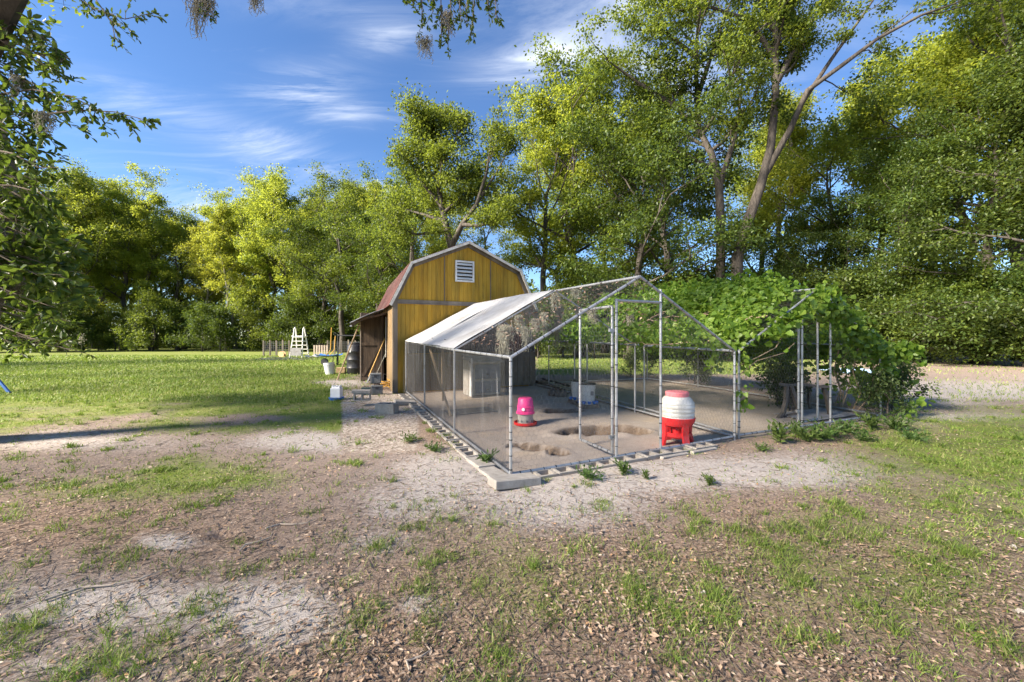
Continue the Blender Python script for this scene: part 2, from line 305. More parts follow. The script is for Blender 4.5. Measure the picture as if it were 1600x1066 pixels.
def groundmat():
    k = NB('ground'); v = k.coord('Object')
    def att(n): a = k.n('ShaderNodeAttribute', attribute_name=n); return a.outputs['Fac']
    def sharp(f, nz, amt, lo, hi):
        m = k.n('ShaderNodeMath', operation='MULTIPLY_ADD'); k.l(nz, m.inputs[0]); m.inputs[1].default_value = amt; k.l(f, m.inputs[2])
        r = k.n('ShaderNodeMapRange'); r.inputs[1].default_value = lo + amt * .5; r.inputs[2].default_value = hi + amt * .5; k.l(m.outputs[0], r.inputs[0]); return r.outputs[0]
    n1 = k.noise(9, 8, v, .65); n2 = k.noise(45, 6, v, .7); n3 = k.noise(2.2, 6, v); n4 = k.noise(140, 4, v, .8)
    n5 = k.noise(24, 8, v, .75)
    soil = k.ramp(n1, [(.30, (.21, .165, .14)), (.55, (.30, .245, .215)), (.75, (.40, .335, .295))])
    soil = k.mix(.6, soil, k.ramp(n2, [(.34, (.085, .062, .048)), (.5, (.26, .21, .18)), (.66, (.48, .40, .345))]))
    sand = k.ramp(n5, [(.28, (.34, .295, .26)), (.55, (.50, .445, .40)), (.75, (.62, .565, .52))])
    sand = k.mix(.4, sand, k.ramp(n2, [(.36, (.22, .18, .15)), (.52, (.50, .44, .39)), (.66, (.64, .58, .525))]))
    grass = k.ramp(n2, [(.3, (.10, .14, .025)), (.55, (.165, .21, .04)), (.75, (.27, .275, .08))])
    grass = k.mix(.45, grass, k.ramp(n3, [(.35, (.11, .17, .026)), (.65, (.27, .25, .10))]))
    floor = k.ramp(n1, [(.25, (.33, .275, .225)), (.6, (.43, .365, .305)), (.8, (.50, .435, .37))])
    floor = k.mix(.45, floor, k.ramp(n4, [(.38, (.22, .175, .14)), (.5, (.42, .355, .30)), (.62, (.58, .51, .44))]))
    floor = k.mix(k.ramp(k.noise(1.6, 4, v), [(.52, (0, 0, 0)), (.7, (.5, .5, .5))]), floor, (.50, .38, .25))
    grv = k.n('ShaderNodeTexVoronoi', i_Scale=38.); k.l(v, grv.inputs['Vector'])
    gcol = k.ramp(grv.outputs['Color'], [(.1, (.22, .17, .13)), (.5, (.40, .33, .27)), (.9, (.58, .51, .43))])
    lit = k.ramp(k.noise(60, 5, v, .7), [(.34, (.11, .075, .052)), (.5, (.28, .195, .14)), (.64, (.46, .345, .255))])
    c = k.mix(sharp(att('litter'), n2, .8, .15, .75), soil, lit)
    c = k.mix(sharp(att('sand'), n5, 1.6, .12, .62), c, sand)
    c = k.mix(sharp(att('grass'), n2, 1.0, .25, .62), c, grass)
    c = k.mix(sharp(att('gravel'), n1, .5, .3, .6), c, gcol)
    c = k.mix(att('run_floor'), c, floor)
    c = k.mix(att('dug'), c, k.ramp(n2, [(.35, (.11, .08, .06)), (.65, (.22, .165, .12))]))      # moist freshly dug soil
    k.l(c, k.b.inputs['Base Color']); k.b.inputs['Roughness'].default_value = .97; k.b.inputs['Specular IOR Level'].default_value = .15
    a = k.n('ShaderNodeMath', operation='MULTIPLY_ADD'); k.l(n4, a.inputs[0]); a.inputs[1].default_value = .5; k.l(n2, a.inputs[2]); k.bump(a.outputs[0], .75, .02)
    MATS['ground'] = k.m
groundmat()

# ------------------------------------------------------------------ mesh helpers
def tag(o, label=None, cat=None, group=None, kind=None):
    if label: o['label'] = label
    if cat: o['category'] = cat
    if group: o['group'] = group
    if kind: o['kind'] = kind
    return o
def thing(name, loc, label, cat, group=None):
    o = bpy.data.objects.new(name, None); o.empty_display_size = .1; COL.objects.link(o); o.location = Vector(loc)
    return tag(o, label, cat, group)
def np_mesh(name, V, faces, mat, smooth=False):
    """V (n,3); faces: list of int arrays (m,k)"""
    V = np.asarray(V, np.float32); me = bpy.data.meshes.new(name)
    me.vertices.add(len(V)); me.vertices.foreach_set('co', V.ravel())
    loops = np.concatenate([f.ravel() for f in faces]).astype(np.int32); sizes = np.concatenate([np.full(len(f), f.shape[1]) for f in faces]).astype(np.int32)
    starts = np.concatenate([[0], np.cumsum(sizes)[:-1]]).astype(np.int32)
    me.loops.add(len(loops)); me.loops.foreach_set('vertex_index', loops)
    me.polygons.add(len(sizes)); me.polygons.foreach_set('loop_start', starts); me.polygons.foreach_set('loop_total', sizes)
    me.materials.append(MATS[mat]); me.update(calc_edges=True)
    if smooth: me.polygons.foreach_set('use_smooth', np.ones(len(sizes), bool))
    return me
def root_loc(p):
    l = Vector((0, 0, 0))
    while p is not None: l = l + p.location; p = p.parent
    return l
def link(name, me, parent=None):
    o = bpy.data.objects.new(name, me); COL.objects.link(o); o.parent = parent; return o
class MB:
    """collects shapes given in world coordinates"""
    def __init__(self): self.v = []; self.f = []
    def add(self, vs, fs):
        b = len(self.v); self.v += [tuple(p) for p in vs]; self.f += [[i + b for i in f] for f in fs]; return self
    def box(self, c, size, X=Vector((1, 0, 0)), Y=None, Z=Vector((0, 0, 1)), bev=0.):
        c = Vector(c); X = Vector(X).normalized(); Z = Vector(Z).normalized(); Y = Z.cross(X).normalized() if Y is None else Vector(Y).normalized()
        a, b, h = [s / 2 for s in size]
        if bev <= 0:
            P = [c + X * (i * a) + Y * (j * b) + Z * (k * h) for k in (-1, 1) for i, j in ((-1, -1), (1, -1), (1, 1), (-1, 1))]
            return self.add(P, [[3, 2, 1, 0], [4, 5, 6, 7], [0, 1, 5, 4], [1, 2, 6, 5], [2, 3, 7, 6], [3, 0, 4, 7]])
        P = []
        for k, ins in ((-h, bev), (-h + bev, 0), (h - bev, 0), (h, bev)):
            P += [c + X * (i * (a - ins)) + Y * (j * (b - ins)) + Z * k for i, j in ((-1, -1), (1, -1), (1, 1), (-1, 1))]
        fs = [[3, 2, 1, 0], [12, 13, 14, 15]]
        for l in range(3):
            for q in range(4): fs.append([4 * l + q, 4 * l + (q + 1) % 4, 4 * l + 4 + (q + 1) % 4, 4 * l + 4 + q])
        return self.add(P, fs)
    def beam(self, p, q, w, h, up=Vector((0, 0, 1))):
        p = Vector(p); q = Vector(q); d = (q - p); X = d.normalized(); Y = Vector(up).cross(X)
        Y = Y.normalized() if Y.length > 1e-4 else Vector((0, 1, 0)); Z = X.cross(Y)
        return self.box((p + q) / 2, (d.length, w, h), X, Y, Z)
    def tube(self, path, radii, n=8, caps=True):
        path = [Vector(p) for p in path]; m = len(path)
        if not hasattr(radii, '__len__'): radii = [radii] * m
        vs = []; ref = Vector((.31, .17, .93)); 
        for i, p in enumerate(path):
            d = (path[min(i + 1, m - 1)] - path[max(i - 1, 0)]).normalized()
            if abs(d.dot(ref)) > .95 and i == 0: ref = Vector((.93, .2, .1))
            a = d.cross(ref).normalized(); b = d.cross(a); ref = -a.cross(d) if False else ref
            vs += [p + (a * math.cos(t) + b * math.sin(t)) * radii[i] for t in [2 * math.pi * j / n for j in range(n)]]
        fs = [[i * n + j, i * n + (j + 1) % n, (i + 1) * n + (j + 1) % n, (i + 1) * n + j] for i in range(m - 1) for j in range(n)]
        if caps: fs += [list(range(n))[::-1], [(m - 1) * n + j for j in range(n)]]
        return self.add(vs, fs)
    def lathe(self, c, prof, n=24, sx=1, sy=1, tilt=None):
        c = Vector(c); vs = []
        for r, z in prof:
            for j in range(n):
                t = 2 * math.pi * j / n; q = Vector((r * sx * math.cos(t), r * sy * math.sin(t), z))
                vs.append(c + (tilt @ q if tilt else q))
        fs = [[i * n + j, i * n + (j + 1) % n, (i + 1) * n + (j + 1) % n, (i + 1) * n + j] for i in range(len(prof) - 1) for j in range(n)]
        fs += [list(range(n))[::-1], [(len(prof) - 1) * n + j for j in range(n)]]
        return self.add(vs, fs)
    def prism(self, poly, off):
        """polygon extruded by vector"""
        n = len(poly); P = [Vector(p) for p in poly]; off = Vector(off)
        return self.add(P + [p + off for p in P], [list(range(n))[::-1], list(range(n, 2 * n))] + [[i, (i + 1) % n, n + (i + 1) % n, n + i] for i in range(n)])
    def sheet(self, fn, nu, nv, thick=0.):
        """grid surface fn(a,b) a,b in 0..1, with thickness along its normal"""
        g = [[Vector(fn(i / nu, j / nv)) for j in range(nv + 1)] for i in range(nu + 1)]
        def nrm(i, j):
            du = g[min(i + 1, nu)][j] - g[max(i - 1, 0)][j]; dv = g[i][min(j + 1, nv)] - g[i][max(j - 1, 0)]; return du.cross(dv).normalized()
        top = [g[i][j] for i in range(nu + 1) for j in range(nv + 1)]; k = nv + 1
        fs = [[i * k + j, (i + 1) * k + j, (i + 1) * k + j + 1, i * k + j + 1] for i in range(nu) for j in range(nv)]
        if thick:
            bot = [g[i][j] - nrm(i, j) * thick for i in range(nu + 1) for j in range(nv + 1)]; m = len(top)
            fs += [[q + m for q in f[::-1]] for f in fs]
            edge = [i * k for i in range(nu + 1)] + [nu * k + j for j in range(1, nv + 1)] + [i * k + nv for i in range(nu - 1, -1, -1)] + [j for j in range(nv - 1, 0, -1)]
            fs += [[edge[a], edge[a - 1], edge[a - 1] + m, edge[a] + m] for a in range(len(edge))]
            top = top + bot
        return self.add(top, fs)
    def build(self, name, mat, parent=None, smooth=False, kind=None):
        l = root_loc(parent); me = bpy.data.meshes.new(name)
        me.from_pydata([tuple(Vector(p) - l) for p in self.v], [], self.f); me.materials.append(MATS[mat])
        if smooth:
            me.polygons.foreach_set('use_smooth', np.ones(len(me.polygons), bool)); 
            try: me.set_sharp_from_angle(angle=math.radians(40))
            except Exception: pass
        o = link(name, me, parent)
        if kind: o['kind'] = kind
        return o
def copy_tree(o, parent=None):
    c = o.copy(); COL.objects.link(c); c.parent = parent
    for ch in list(o.children): copy_tree(ch, c)
    return c

def unit(a): return a / np.maximum(np.linalg.norm(a, axis=1, keepdims=True), 1e-9)
def leaf_arrays(P, D, NN, Ln, Wd, fold=.25, shape=4):
    """P base, D direction, NN rough normal -> verts, faces (each leaf an island)"""
    D = unit(D); S = unit(np.cross(D, NN)); U = np.cross(S, D); Ln = Ln[:, None]; Wd = Wd[:, None]; n = len(P)
    if shape == 4:
        V = np.stack([P, P + D * Ln * .5 + S * Wd * .5 + U * Wd * fold, P + D * Ln, P + D * Ln * .5 - S * Wd * .5 + U * Wd * fold], 1)
        b = np.arange(n)[:, None] * 4
        return V.reshape(-1, 3), np.concatenate([b + np.array([[0, 1, 2]]), b + np.array([[0, 2, 3]])], 0)
    ws = (.42, .5) if shape == 6 else (.52, .44); ls = (.3, .68) if shape == 6 else (.12, .58)
    V = np.stack([P, P + D * Ln * ls[0] + S * Wd * ws[0] + U * Wd * fold, P + D * Ln * ls[1] + S * Wd * ws[1] + U * Wd * fold * .8, P + D * Ln - U * Ln * .08,
                  P + D * Ln * ls[1] - S * Wd * ws[1] + U * Wd * fold * .8, P + D * Ln * ls[0] - S * Wd * ws[0] + U * Wd * fold], 1)
    b = np.arange(n)[:, None] * 6
    return V.reshape(-1, 3), np.concatenate([b + np.array([[0, 1, 2, 3]]), b + np.array([[0, 3, 4, 5]])], 0)
def wires(P, Q, r):
    """thin three-sided rods between point arrays"""
    D = unit(Q - P); ref = np.where(np.abs(D[:, 2:3]) > .9, np.array([[1., 0, 0]]), np.array([[0, 0, 1.]])); a = unit(np.cross(D, ref)); b = np.cross(D, a)
    offs = [a * r * math.cos(t) + b * r * math.sin(t) for t in (0, 2.094, 4.189)]
    V = np.stack([P + o for o in offs] + [Q + o for o in offs], 1).reshape(-1, 3); k = np.arange(len(P))[:, None] * 6
    return V, np.concatenate([k + np.array([[0, 1, 4, 3]]), k + np.array([[1, 2, 5, 4]]), k + np.array([[2, 0, 3, 5]])], 0)

# ------------------------------------------------------------------ ground sheet
def spaced(segs):
    out = []
    for a, b, s in segs: out += list(np.arange(a, b - 1e-6, s))
    return np.array(out + [segs[-1][1]])
xs = spaced([(-600, -120, 60), (-120, -30, 6), (-30, -8, 1), (-8, -3, .12), (-3, 5, .05), (5, 8, .09), (8, 30, 1), (30, 120, 6), (120, 600, 60)])
ys = spaced([(-200, -20, 20), (-20, .5, 1), (.5, 9, .05), (9, 13, .12), (13, 40, .7), (40, 120, 6), (120, 1200, 90)])
gx, gy = np.meshgrid(xs, ys, indexing='ij'); gh = height(gx, gy)
V = np.stack([gx, gy, gh], -1).reshape(-1, 3); ny = len(ys)
ii, jj = np.meshgrid(np.arange(len(xs) - 1), np.arange(ny - 1), indexing='ij'); q = (ii * ny + jj).reshape(-1, 1)
me = np_mesh('ground', V, [np.concatenate([q, q + ny, q + ny + 1, q + 1], 1)], 'ground', True)
wg, ws_, wl, wr, wv = weights(V[:, 0], V[:, 1])
for nme, arr in (('grass', wg), ('sand', ws_), ('litter', wl), ('run_floor', wr), ('gravel', wv), ('dug', dug(V[:, 0], V[:, 1]))):
    at = me.attributes.new(nme, 'FLOAT', 'POINT'); at.data.foreach_set('value', arr.astype(np.float32))
tag(link('ground', me), 'sandy soil with worn lawn, leaf litter and bare patches', 'ground', kind='structure')

# ------------------------------------------------------------------ trees
def rnd_unit(rg, n):
    a = rg.normal(size=(n, 3)); return unit(a)
def tree_meshes(name, seed, H, r0, base, spread, nprim, nleaf, leaf_len, leafmat, bark='bark', up=.5, top=1., clus=.55, trunk=None, limbs=None, taper=.75, droop=.0, prof='oak', squash=.6):
    """returns trunk mesh and crown mesh with the base of the trunk at the origin"""
    rg = np.random.default_rng(seed); R = random.Random(seed); mb = MB()
    if trunk is None:
        wob = [Vector((0, 0, 0))]; lean = Vector((R.uniform(-.06, .06), R.uniform(-.06, .06), 0))
        for i in range(1, 9):
            z = H * .92 * i / 8; wob.append(Vector((0, 0, z)) + lean * z + Vector((R.uniform(-1, 1), R.uniform(-1, 1), 0)) * H * .012 * math.sqrt(i))
        trunk = wob
    else: trunk = [Vector(p) for p in trunk]
    m = len(trunk)
    rad = [r0 * ((1 - (i / (m - 1))) ** taper * .93 + .07) for i in range(m)]; rad[0] *= 1.35
    mb.tube(trunk, rad, 9)
    def along(path, f):
        k = f * (len(path) - 1); i = min(int(k), len(path) - 2); return path[i].lerp(path[i + 1], k - i)
    clusters = []
    def branch(p, d, ln, r, n=5, bend=.25):
        pts = [Vector(p)]; d = Vector(d).normalized()
        for i in range(n):
            d = (d + Vector((R.uniform(-1, 1), R.uniform(-1, 1), R.uniform(-.6, 1) - droop)) * bend).normalized(); pts.append(pts[-1] + d * (ln / n))
        mb.tube(pts, [r * (1 - .85 * i / n) for i in range(n + 1)], 5 if r > .03 else 3, False); return pts
    def sub(pts, ln, r):
        for f in [.35, .55, .72, .88, 1.0]:
            f = min(1, f + R.uniform(-.08, .08)); p = along(pts, f); q = along(pts, max(0, f - .1)); d = (p - q).normalized() if (p - q).length > 1e-5 else Vector((0, 0, 1))
            d2 = (d * .8 + Vector((R.uniform(-1, 1), R.uniform(-1, 1), R.uniform(-.5, .9) - droop * .5))).normalized()
            l2 = ln * R.uniform(.28, .5); s = branch(p, d2, l2, r * .4, 4)
            clusters.append((s[-1], 1.0)); clusters.append((along(s, .6), .7))
            for g in (.4, .7, 1.0):
                p3 = along(s, g); d3 = (d2 * .5 + Vector((R.uniform(-1, 1), R.uniform(-1, 1), R.uniform(-.6, .7) - droop))).normalized()
                t = branch(p3, d3, l2 * R.uniform(.35, .6), r * .16, 3); clusters.append((t[-1], .9))
    if limbs:
        for (pts, r) in limbs:
            pts = [Vector(p) for p in pts]; mb.tube(pts, [r * (1 - .8 * i / (len(pts) - 1)) for i in range(len(pts))], 7, False)
            ln = sum((b - a).length for a, b in zip(pts, pts[1:])); sub(pts, ln * .7, r * .5)
    for i in range(nprim):
        f = base + (1 - base) * (i + R.random() * .8) / nprim; f = min(f, .99); p = along(trunk, f); az = i * 2.399 + R.uniform(-.5, .5)
        g = (f - base) / (1 - base)
        pr = {'oak': .45 + .75 * math.sin(math.pi * (.15 + .75 * g)), 'slim': .75 - .3 * g + .2 * R.random(), 'cone': 1.05 - .7 * g, 'bush': 1.0 - .45 * g}[prof]
        ln = spread * pr * R.uniform(.7, 1.12); e = up + (top - up) * g
        d = Vector((math.cos(az) * math.cos(e), math.sin(az) * math.cos(e), math.sin(e)))
        pts = branch(p, d, ln, max(.02, r0 * .42 * (1 - .6 * g)), 5, .2); sub(pts, ln, max(.02, r0 * .42 * (1 - .6 * g)))
    clusters.append((trunk[-1], 1.))
    C = np.array([tuple(c) for c, w in clusters]); w = np.array([w for c, w in clusters]) * rg.uniform(.3, 1.7, len(clusters))
    ok = C[:, 2] > .15; C = C[ok]; w = w[ok]
    idx = rg.choice(len(C), nleaf, p=w / w.sum()); rr = clus * rg.uniform(.55, 1.25, len(C))
    off = rg.normal(size=(nleaf, 3)) * .55; off[:, 2] *= squash; P = C[idx] + off * rr[idx][:, None]; P[:, 2] = np.maximum(P[:, 2], .05)
    D = rnd_unit(rg, nleaf) + off * .6 + np.array([0, 0, -.25]); NN = rnd_unit(rg, nleaf) * .8 + np.array([0, 0, 1.]) 
    ls = leaf_len * rg.uniform(.65, 1.3, nleaf); V, Fc = leaf_arrays(P, D, NN, ls, ls * rg.uniform(.45, .65, nleaf), .18, 4)
    crown = np_mesh(name + '_crown', V, [Fc], leafmat)
    tm = bpy.data.meshes.new(name + '_trunk'); tm.from_pydata([tuple(p) for p in mb.v], [], mb.f); tm.materials.append(MATS[bark]); tm.polygons.foreach_set('use_smooth', np.ones(len(tm.polygons), bool))
    return tm, crown
def put_tree(kind, x, y, s, rz, label, group=None, name='tree', cat='tree', sz=None, parts=('trunk', 'crown')):
    tm, cm = KINDS[kind]; r = thing(name, (x, y, gz(x, y) - .08), label, cat, group); r.rotation_euler = (0, 0, rz); r.scale = (s, s, sz or s)
    link(parts[0], tm, r); link(parts[1], cm, r); return r
KINDS = {
    'oak1': tree_meshes('oak1', 1, 16, .30, .28, 5.2, 14, 27000, .19, 'leaf_oak', up=.35, clus=.62),
    'oak2': tree_meshes('oak2', 2, 17, .28, .34, 4.6, 13, 26000, .19, 'leaf_bright', up=.5, clus=.62),
    'oak3': tree_meshes('oak3', 3, 15, .26, .22, 4.8, 14, 27000, .19, 'leaf_bright', up=.3, clus=.66),
    'tall1': tree_meshes('tall1', 4, 19, .24, .38, 3.4, 16, 22000, .19, 'leaf_yellow', up=.55, clus=.58, prof='slim', bark='bark_pale'),
    'tall2': tree_meshes('tall2', 5, 18, .22, .30, 3.1, 16, 23000, .19, 'leaf_bright', up=.5, clus=.6, prof='slim'),
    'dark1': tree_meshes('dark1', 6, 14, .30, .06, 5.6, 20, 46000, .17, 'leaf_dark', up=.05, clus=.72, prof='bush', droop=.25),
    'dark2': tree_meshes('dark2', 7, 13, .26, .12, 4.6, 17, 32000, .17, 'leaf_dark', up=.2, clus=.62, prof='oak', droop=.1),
    'open_oak': tree_meshes('open_oak', 14, 16, .30, .30, 5.2, 12, 8000, .19, 'leaf_oak', up=.4, clus=.6),
    'bush1': tree_meshes('bush1', 8, 3.6, .06, .05, 2.3, 12, 9000, .15, 'leaf_dark', up=.25, clus=.55, prof='bush'),
    'bush2': tree_meshes('bush2', 9, 4.4, .07, .06, 2.2, 12, 9000, .15, 'leaf_oak', up=.4, clus=.55, prof='bush'),
    'bush3': tree_meshes('bush3', 10, 1.5, .03, .05, .8, 9, 1500, .10, 'leaf_shrub', up=.5, clus=.25, prof='bush'),
}
R = random.Random(42)
def px2x(px, y): return (px - CX) / F * y
# left wood edge
lab_left = {'oak1': 'broad green oak in the wood edge beyond the open lawn', 'oak2': 'tall bright-leaved oak in the wood edge beyond the open lawn', 'oak3': 'wide yellow-green oak in the wood edge beyond the open lawn',
            'tall1': 'slim pale-barked yellowish tree in the wood edge beyond the lawn', 'tall2': 'slim fresh green tree in the wood edge beyond the lawn', 'dark2': 'shaded dark green tree in the wood edge beyond the lawn'}
seq = ['tall1', 'oak2', 'tall2', 'oak3', 'oak1', 'tall2', 'tall1', 'oak2', 'tall2', 'oak3', 'tall1']
k = 0
for row, (y0, step, sc) in enumerate([(43, 40, .98), (49, 44, 1.02), (57, 52, 1.08)]):
    px = -50 + row * 17
    while px < 640:
        y = y0 + R.uniform(-1.5, 2.5) - 5 * float(sstep(200, -100, px)); kd = seq[k % len(seq)]; k += 1
        s = sc * R.uniform(.84, 1.1) * (1.06 if 90 < px < 200 else 1.0) * (.9 if 230 < px < 360 else 1)
        put_tree(kd, px2x(px, y), y, s, R.uniform(0, 6.28), lab_left[kd], 'trees of the wood beyond the lawn', {'oak1': 'oak_tree', 'oak2': 'oak_tree', 'oak3': 'oak_tree', 'dark2': 'shade_tree'}.get(kd, 'slim_tree'))
        px += step * R.uniform(.75, 1.25)
px = -120
while px < 610:
    y = 39.5 + R.uniform(-.8, 2) - 5 * float(sstep(200, -100, px)); kd = R.choice(['bush1', 'bush1', 'bush2'])
    put_tree(kd, px2x(px, y), y, R.uniform(.8, 1.25), R.uniform(0, 6.28), {'bush1': 'dark leafy shrub at the foot of the wood beyond the lawn', 'bush2': 'green leafy shrub at the foot of the wood beyond the lawn'}[kd], 'shrubs along the wood beyond the lawn', 'shrub', 'shrub', parts=('stem', 'foliage'))
    px += R.uniform(22, 40)
# trees left of and behind the shed
for (px, y, s, kd, nm, lab) in [(535, 36, .88, 'oak1', 'oak_tree', 'broad oak rising behind the white pool ladder'), (585, 33, .86, 'dark2', 'shade_tree', 'dark bushy tree just behind the shed roof slope'), (640, 30, .80, 'oak1', 'oak_tree', 'low broad oak behind the red roof of the shed'),
                                (500, 39, .92, 'dark2', 'shade_tree', 'dark tree behind the standing pallet'), (760, 34, .85, 'oak3', 'oak_tree', 'yellow-green oak seen behind the shed ridge'), (690, 38, .8, 'tall2', 'slim_tree', 'slim tree far behind the shed vent')]:
    put_tree(kd, px2x(px, y), y, s, R.uniform(0, 6.28), lab, None, nm)
# middle and right
for (px, y, s, kd, nm, lab) in [(838, 28, 1.0, 'oak2', 'oak_tree', 'bright tall oak right behind the shed gable'), (905, 27, 1.12, 'oak1', 'oak_tree', 'tall green oak rising behind the wire run ridge'), (875, 33, 1.1, 'tall2', 'slim_tree', 'slim bright tree deep behind the wire run ridge'),
                                (985, 23, 1.0, 'dark2', 'shade_tree', 'dark bushy tree behind the wire run peak'), (1050, 25, 1.2, 'dark2', 'shade_tree', 'tall dark tree left of the twin trunks'), (945, 35, 1.2, 'oak3', 'oak_tree', 'wide oak far behind the wire run peak'),
                                (1010, 38, 1.25, 'oak2', 'oak_tree', 'bright oak deep in the wood behind the twin trunks'), (1230, 31, 1.12, 'tall1', 'slim_tree', 'slim yellow tree right of the leaning trunk'), (1300, 28, 1.02, 'oak3', 'oak_tree', 'yellow-green oak behind the vine covered run'),
                                (1370, 31, 1.2, 'tall1', 'slim_tree', 'tall yellow slim tree above the dark thicket'), (1440, 29, 1.2, 'oak2', 'oak_tree', 'bright tall oak above the dark thicket'), (1180, 36, 1.1, 'oak2', 'oak_tree', 'bright oak seen between the twin trunks and thicket'),
                                (1520, 27, 1.3, 'tall2', 'slim_tree', 'tall slim tree topping the right wood'), (1420, 22.5, .78, 'dark1', 'shade_tree', 'dense dark tree behind the spilling vine'), (1530, 20.0, .92, 'dark1', 'shade_tree', 'huge dark tree with branches to the ground by the sandy yard'),
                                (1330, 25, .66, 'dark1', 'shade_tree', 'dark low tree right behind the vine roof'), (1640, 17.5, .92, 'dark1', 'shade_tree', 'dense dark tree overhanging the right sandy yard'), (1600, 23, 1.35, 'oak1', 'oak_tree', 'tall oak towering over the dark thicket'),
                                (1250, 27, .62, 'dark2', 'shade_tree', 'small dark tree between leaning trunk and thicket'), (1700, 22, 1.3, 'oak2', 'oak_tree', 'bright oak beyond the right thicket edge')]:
    put_tree(kd, px2x(px, y), y, s, R.uniform(0, 6.28), lab, None, nm)
for i, (px, y, s, kd) in enumerate([(660, 26, .9, 'bush2'), (800, 27, 1.0, 'bush2'), (840, 25, .9, 'bush1'), (880, 26, 1.1, 'bush2'), (930, 25, 1.0, 'bush1'), (975, 24, .9, 'bush2'), (1020, 24, 1.1, 'bush1'), (1070, 25, 1.1, 'bush2'), (1110, 26, 1.2, 'bush1'),
                                    (1170, 25, 1.1, 'bush2'), (1215, 24, 1.1, 'bush1'), (1270, 23.5, 1.1, 'bush1'), (1330, 22.5, 1.1, 'bush1'), (1385, 21.5, 1.0, 'bush1'), (1440, 20.5, 1.0, 'bush2'), (1490, 19.5, .9, 'bush1'), (1545, 18.5, .9, 'bush2'), (1600, 17.5, .9, 'bush1'), (1650, 17, 1.0, 'bush1')]):
    put_tree(kd, px2x(px, y), y, s, R.uniform(0, 6.28), {'bush1': 'dark understorey shrub along the wood behind the runs', 'bush2': 'green understorey shrub along the wood behind the runs'}[kd], 'shrubs along the wood behind the runs', 'shrub', 'shrub', parts=('stem', 'foliage'))
# oak behind the shed: forked trunk above the ridge
y = 24.; b = Vector((px2x(706, y), y, 0))
def rel(px, py, yy): return A(px, py, yy) - b - Vector((0, 0, .12))
KINDS['barn_oak'] = tree_meshes('barn_oak', 21, 15, .36, .62, 2.6, 10, 42000, .16, 'leaf_oak', trunk=[(0, 0, 0), (.1, 0, 3), (-.05, 0, 6), rel(705, 385, 24), rel(690, 320, 24.3), rel(680, 260, 24.5), rel(676, 225, 24.5)],
    limbs=[([rel(705, 385, 24), rel(722, 350, 23.6), rel(745, 318, 23.2), rel(760, 270, 23), rel(768, 215, 23)], .2), ([rel(722, 350, 23.6), rel(748, 352, 23), rel(770, 345, 22.6), rel(785, 325, 22.4)], .14), ([rel(690, 320, 24.3), rel(660, 285, 24), rel(640, 250, 23.6)], .15), ([rel(745, 318, 23.2), rel(775, 270, 24), rel(798, 228, 24.6)], .1),
           ([rel(697, 345, 24.1), rel(665, 335, 25), rel(630, 325, 26)], .15), ([rel(700, 360, 24), rel(650, 365, 23), rel(615, 350, 22.5)], .12)], clus=.66, up=.6)
put_tree('barn_oak', b.x, b.y, 1, 0, 'forked oak spreading its bare limbs above the shed ridge', None, 'oak_tree')
# twin trunks
y = 23.; b = Vector((px2x(1126, y), y, 0))
KINDS['twin1'] = tree_meshes('twin1', 22, 22, .30, .5, 4.4, 15, 36000, .17, 'leaf_oak', 'bark', trunk=[(0, 0, 0), (0, 0, 3), rel(1126, 360, 23), rel(1124, 290, 23), rel(1112, 240, 23), rel(1092, 200, 23.2), rel(1088, 120, 23.4), rel(1090, 40, 23.5), rel(1092, -60, 23.5)],
    limbs=[([rel(1124, 290, 23), rel(1140, 240, 22.7), rel(1152, 200, 22.4), rel(1160, 120, 22.2)], .2), ([rel(1100, 215, 23.2), rel(1060, 170, 23), rel(1000, 130, 22.6), rel(945, 90, 22.3)], .18), ([rel(1090, 150, 23.3), rel(1120, 60, 23), rel(1150, -20, 23)], .16), ([rel(1090, 90, 23.4), rel(1040, 50, 23), rel(990, 45, 22.6)], .15),
           ([rel(1118, 265, 23), rel(1060, 235, 22.5), rel(990, 210, 22)], .14)], clus=.6, up=.4)
put_tree('twin1', b.x, b.y, 1, 0, 'straight pale trunked oak, the upright one of the twin trunks', 'twin trunks behind the vine run', 'oak_tree')
y = 22.; b = Vector((px2x(1150, y), y, 0))
KINDS['twin2'] = tree_meshes('twin2', 23, 24, .34, .78, 3.4, 9, 46000, .16, 'leaf_oak', 'bark', trunk=[(-.15, 0, 0), (0, 0, 3), rel(1152, 400, 22), rel(1170, 340, 22), rel(1188, 290, 22), rel(1204, 230, 22), rel(1212, 150, 22), rel(1212, 60, 22), rel(1214, -60, 22)], taper=.5,
    limbs=[([rel(1196, 270, 22), rel(1235, 200, 21.6), rel(1262, 140, 21.2), rel(1310, 105, 20.8), rel(1370, 60, 20.3), rel(1440, 22, 19.8), rel(1490, 5, 19.5)], .19), ([rel(1250, 165, 21.4), rel(1300, 90, 21), rel(1350, 20, 20.6), rel(1390, -40, 20.3)], .13),
           ([rel(1212, 130, 22), rel(1250, 60, 22.3), rel(1305, -20, 22.6)], .2), ([rel(1212, 90, 22), rel(1170, 30, 22), rel(1110, 10, 21.5), rel(1060, 15, 21)], .16), ([rel(1212, 60, 22), rel(1200, -30, 22), rel(1190, -90, 22)], .15)], clus=.52, up=.6)
put_tree('twin2', b.x, b.y, 1, 0, 'leaning dark oak, the curved one of the twin trunks', 'twin trunks behind the vine run', 'oak_tree')
